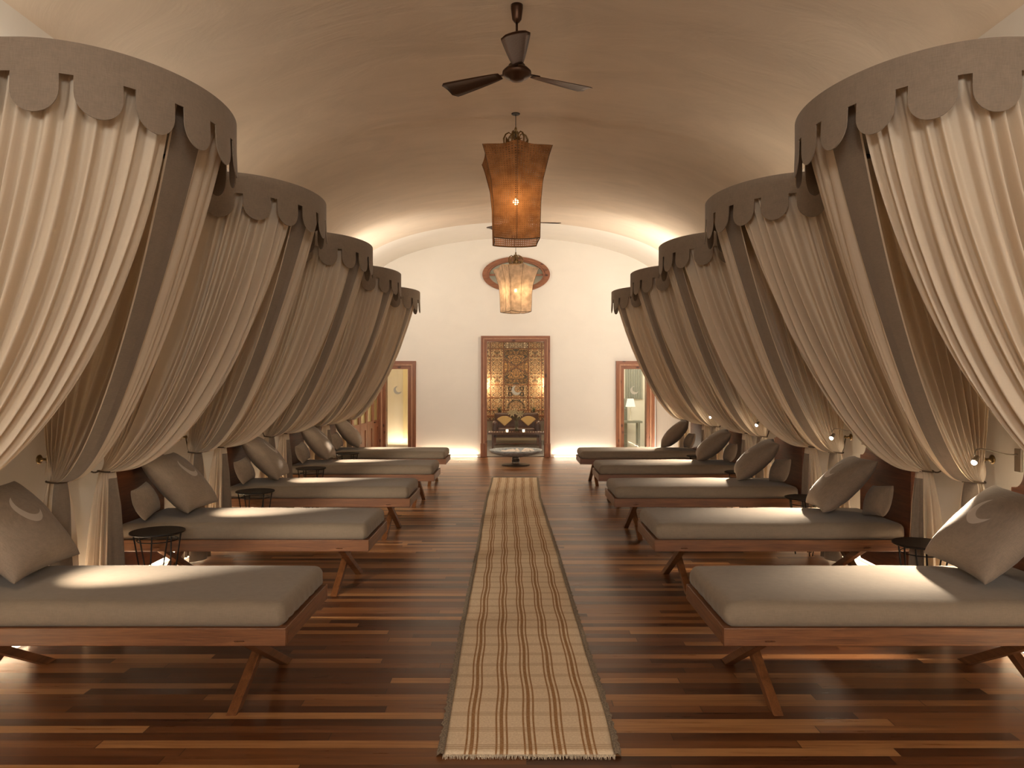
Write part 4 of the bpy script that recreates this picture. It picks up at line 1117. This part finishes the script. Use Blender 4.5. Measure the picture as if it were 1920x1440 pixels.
# sofa
LE = simple('oxblood_leather', (.085, .035, .022), .38, bump=.3, bscale=10)
sf = thing('leather_sofa', 'dark brown buttoned leather sofa in the lounge behind the bench', 'sofa', (0.02, 21.6, 0))
weld(soft_box(1.30, .22, .50, .06, .05).build('backrest', LE, sf, loc=(0, .32, .66), recalc=False), .001)
weld(soft_box(1.08, .62, .16, .05, .05).build('seat_cushion', LE, sf, loc=(0, -.05, .42), recalc=False), .001)
for s in (-1, 1):
    weld(soft_box(.16, .78, .46, .07, .05).build('armrest', LE, sf, loc=(s*.62, .02, .45), recalc=False), .001)
    for yy in (-.3, .3): MB().box(s*.62-.025, s*.62+.025, yy-.025, yy+.025, 0, .24).build('leg', FR, sf)
MB().box(-.58, .58, -.33, .35, .22, .345).build('base', LE, sf)
mb = MB()
for i in range(7):
    for j in range(2): mb.lathe([(.001, .006), (.012, .003), (.013, -.003)], 8, c=((-.51+i*.17), .205, .62+.13*j), mtx=Matrix.Rotation(PI/2, 3, 'X'))
mb.build('buttons', simple('button_leather', (.03, .012, .008), .4), sf)
# fan-shaped cushions
GC = simple('golden_fan_cloth', (.62, .42, .17), .6, bump=.2, bscale=30)
for s, lb in ((-1, 'left'), (1, 'right')):
    pts = [(0, 0)]+[(.30*math.sin(a), .30*math.cos(a)) for a in [math.radians(-48+8*q) for q in range(13)]]
    o = MB().prism(pts, -.03, .03, 1).build('fan_cushion', GC, bevel=.015, bseg=3)
    o.location = (.02+s*.34, 21.43, .535); o.rotation_euler = (math.radians(-14), 0, 0)
    tag(o, 'golden fan-shaped cushion on the %s half of the leather sofa' % lb, 'cushion', 'fan-shaped cushions on the sofa')
# slatted bench / coffee table
WB = wood('bench_walnut', (.09, .035, .016), (.24, .10, .045), 0)
bn = thing('slatted_bench', 'long slatted wooden bench table standing before the leather sofa', 'bench', (.02, 20.1, 0))
mb = MB()
for k in range(22): mb.box(-.75+k*.0695, -.75+k*.0695+.045, -.24, .24, .43, .46)
mb.build('slatted_top', WB, bn)
MB().box(-.77, .79, -.26, -.235, .405, .465).build('edge_rail', WB, bn); MB().box(-.77, .79, .235, .26, .405, .465).build('edge_rail', WB, bn)
for x in (-.66, .62):
    for yy in (-.2, .17): MB().box(x, x+.045, yy, yy+.04, 0, .43).build('leg', WB, bn)
MB().box(-.64, .64, -.02, .02, .13, .16).build('stretcher', WB, bn)
# vase with lilies
vs_ = thing('lily_vase', 'square clear glass vase of white lilies on the slatted bench', 'vase', (.02, 20.1, .462))
mb = MB()
for (a, b, c, d) in ((-.055, -.049, -.055, .055), (.049, .055, -.055, .055), (-.055, .055, -.055, -.049), (-.055, .055, .049, .055)): mb.box(a, b, c, d, 0, .30)
mb.box(-.055, .055, -.055, .055, 0, .015).build('glass_body', glass_mat('vase_glass', (.90, .90, .84), .15), vs_)
GR = simple('lily_leaf', (.07, .10, .03), .5); rr = random.Random(4)
mb = MB()
for k in range(12):
    a = 2*PI*k/12; mb.tube([(.02*math.cos(a), .02*math.sin(a), .02), (.03*math.cos(a+1), .03*math.sin(a+1), .30), (.16*math.cos(a+1.2), .12*math.sin(a+1.2), .46+.06*rr.random())], .004, 5)
mb.build('stems', GR, vs_)
mb = MB()
for k in range(46):
    a = rr.uniform(0, 2*PI); r_ = rr.uniform(.06, .24); z = .32+.22*rr.random(); c = Vector((r_*math.cos(a), r_*.7*math.sin(a), z))
    d = Vector((math.cos(a), math.sin(a), rr.uniform(-.3, .6))).normalized()*.10; sd = Vector((-math.sin(a), math.cos(a), 0))*.018
    mb.add([c, c+d*.5+sd, c+d, c+d*.5-sd], [(0, 1, 2, 3)])
lv = mb.build('leaves', GR, vs_)
LW = simple('lily_petal', (.85, .74, .50), .6)
for k, (x, z, yy) in enumerate(((-.115, .50, -.13), (.075, .47, -.14), (.12, .50, -.05), (-.03, .55, -.02), (-.16, .53, 0))):
    mb = MB(); c = Vector((x, yy, z))
    for p in range(6):
        a = 2*PI*p/6+k; d = Vector((math.cos(a), -.35, math.sin(a))); sd = Vector((-math.sin(a), 0, math.cos(a)))*.022
        mb.add([c, c+d*.05+sd, c+d*.105, c+d*.05-sd], [(0, 1, 2, 3)])
    mb.build('lily_flower', LW, vs_)
# candles
CG = emis('candle_glow', (1, .82, .52), 3.2)
for (x, yy, z, lb) in ((-.23, 20.0, .462, 'glowing votive candle left of the lily vase on the bench'), (.21, 20.0, .462, 'glowing votive candle right of the lily vase on the bench')):
    t = thing('votive_candle', lb, 'candle', (x, yy, z), group='votive candles on the bench')
    MB().lathe([(.03, 0), (.034, .07), (.031, .07), (.028, .004)], 16).build('glass_cup', CG, t, smooth=True)
    MB().lathe([(.026, .005), (.026, .035)], 12).build('wax', simple('wax', (.85, .75, .6), .6), t)
# plants and stands behind the sofa
for s, lb in ((-1, 'left'), (1, 'right')):
    t = thing('potted_orchid', 'small white-flowered potted plant on the console, %s of the sofa' % lb, 'plant', (.02+s*.52, YL1-.42, .80), group='potted plants on the console')
    MB().lathe([(.04, 0), (.06, .10), (.055, .10), (.038, .01)], 16).build('pot', simple('dark_pot', (.05, .03, .02), .5), t)
    mb = MB(); mw = MB(); rr = random.Random(20+s)
    for k in range(34):
        a = rr.uniform(0, 2*PI); c = Vector((0, 0, .10)); e = Vector((.10*math.cos(a), .07*math.sin(a), .12+.16*rr.random())); sd = Vector((-math.sin(a), math.cos(a), 0))*.012
        mb.add([c, (c+e)/2+sd, e, (c+e)/2-sd], [(0, 1, 2, 3)])
    for k in range(9):
        c = Vector((rr.uniform(-.04, .04), rr.uniform(-.03, .03), .28+.035*k)); 
        mw.lathe([(.002, -.012), (.016, 0), (.002, .012)], 6, c=tuple(c))
    mb.tube([(0, 0, .1), (.01, 0, .3), (0, 0, .58)], .003, 5); mb.build('foliage', GR, t); mw.build('flowers', LW, t)

# ------------------------------------------------------------------ rooms behind the side doors
YC = simple('corridor_yellow', (.80, .68, .40), .85); CW = simple('corridor_white', (.76, .70, .58), .85)
mb = MB().box(-3.7, -1.9, 20.6, 20.7, 0, 3).box(-3.75, -3.7, YL0, 20.7, 0, 3).box(-2.30, -2.25, YL0, 20.6, 0, 3)
struct(mb.build('wall_corridor', CW)); struct(MB().box(-3.7, -2.25, YL0, 20.7, -.12, -.001).build('floor_corridor', M['floor'])); struct(MB().box(-3.7, -2.25, YL0, 20.7, 2.9, 3.0).build('ceiling_corridor', CW))
struct(MB().box(-3.10, -2.88, 20.55, 20.6, .25, 2.6).build('trim_corridor_pilaster', YC))
area('corridor_floor_light', (-3.0, 20.4, .06), (math.radians(180), 0, 0), 1.2, .05, 13, 2700)
area('corridor_ceiling_light', (-3.0, 19.4, 2.85), (0, 0, 0), .8, .8, 14, 2700)
mb = MB().box(2.25, 3.9, 20.9, 21.0, 0, 3).box(2.25, 2.30, YL0, 20.9, 0, 3).box(3.9, 3.95, YL0, 21.0, 0, 3)
struct(mb.build('wall_reading_room', CW)); struct(MB().box(2.25, 3.9, YL0, 21.0, -.12, -.001).build('floor_reading_room', CW)); struct(MB().box(2.25, 3.9, YL0, 21.0, 2.9, 3.0).build('ceiling_reading_room', CW))
area('reading_room_light', (3.2, 19.6, 2.85), (0, 0, 0), 1.0, 1.2, 46, 4000)
GS = simple('grey_green_paint', (.22, .22, .17), .6)
sc = thing('slatted_screen', 'tall grey slatted wall screen in the room behind the right door', 'screen', (3.28, 20.84, 1.35))
mb = MB()
for k in range(7): mb.box(-.20+k*.065, -.20+k*.065+.035, 0, .03, 0, 1.1)
mb.build('slats', GS, sc); MB().box(-.22, .27, .03, .05, -.02, 1.12).build('backing', simple('screen_backing', (.38, .36, .28), .7), sc)
sh = thing('desk', 'dark desk standing behind the glass of the right door', 'desk', (3.05, 20.3, 0))
MB().box(-.35, .36, -.22, .22, .70, .75).build('desk_top', GS, sh)
for x in (-.33, .25):
    for yy in (-.2, .16): MB().box(x, x+.05, yy, yy+.04, 0, .70).build('leg', GS, sh)
lp = thing('table_lamp', 'white table lamp with pleated shade on the desk behind the right door', 'lamp', (3.12, 20.3, .752))
MB().lathe([(.06, 0), (.06, .02), (.018, .04), (.014, .30), (.03, .34), (.012, .40)], 20).build('lamp_base', CW, lp, smooth=True)
MB().lathe([(.135, .38), (.085, .60), (.083, .60), (.131, .38)], 24).build('lamp_shade', emis('lit_shade', (1, .90, .70), 1.3), lp, smooth=True)
bc = thing('bookcase', 'grey cabinet behind the table lamp in the room behind the right door', 'cabinet', (2.82, 20.65, 0))
MB().box(-.25, .25, -.1, .2, 0, 1.35).build('cabinet_body', simple('cabinet_grey', (.30, .28, .22), .6), bc)
for k in range(4): MB().box(-.23, .23, -.115, -.1, .08+k*.32, .36+k*.32).build('cabinet_drawer', GS, bc)
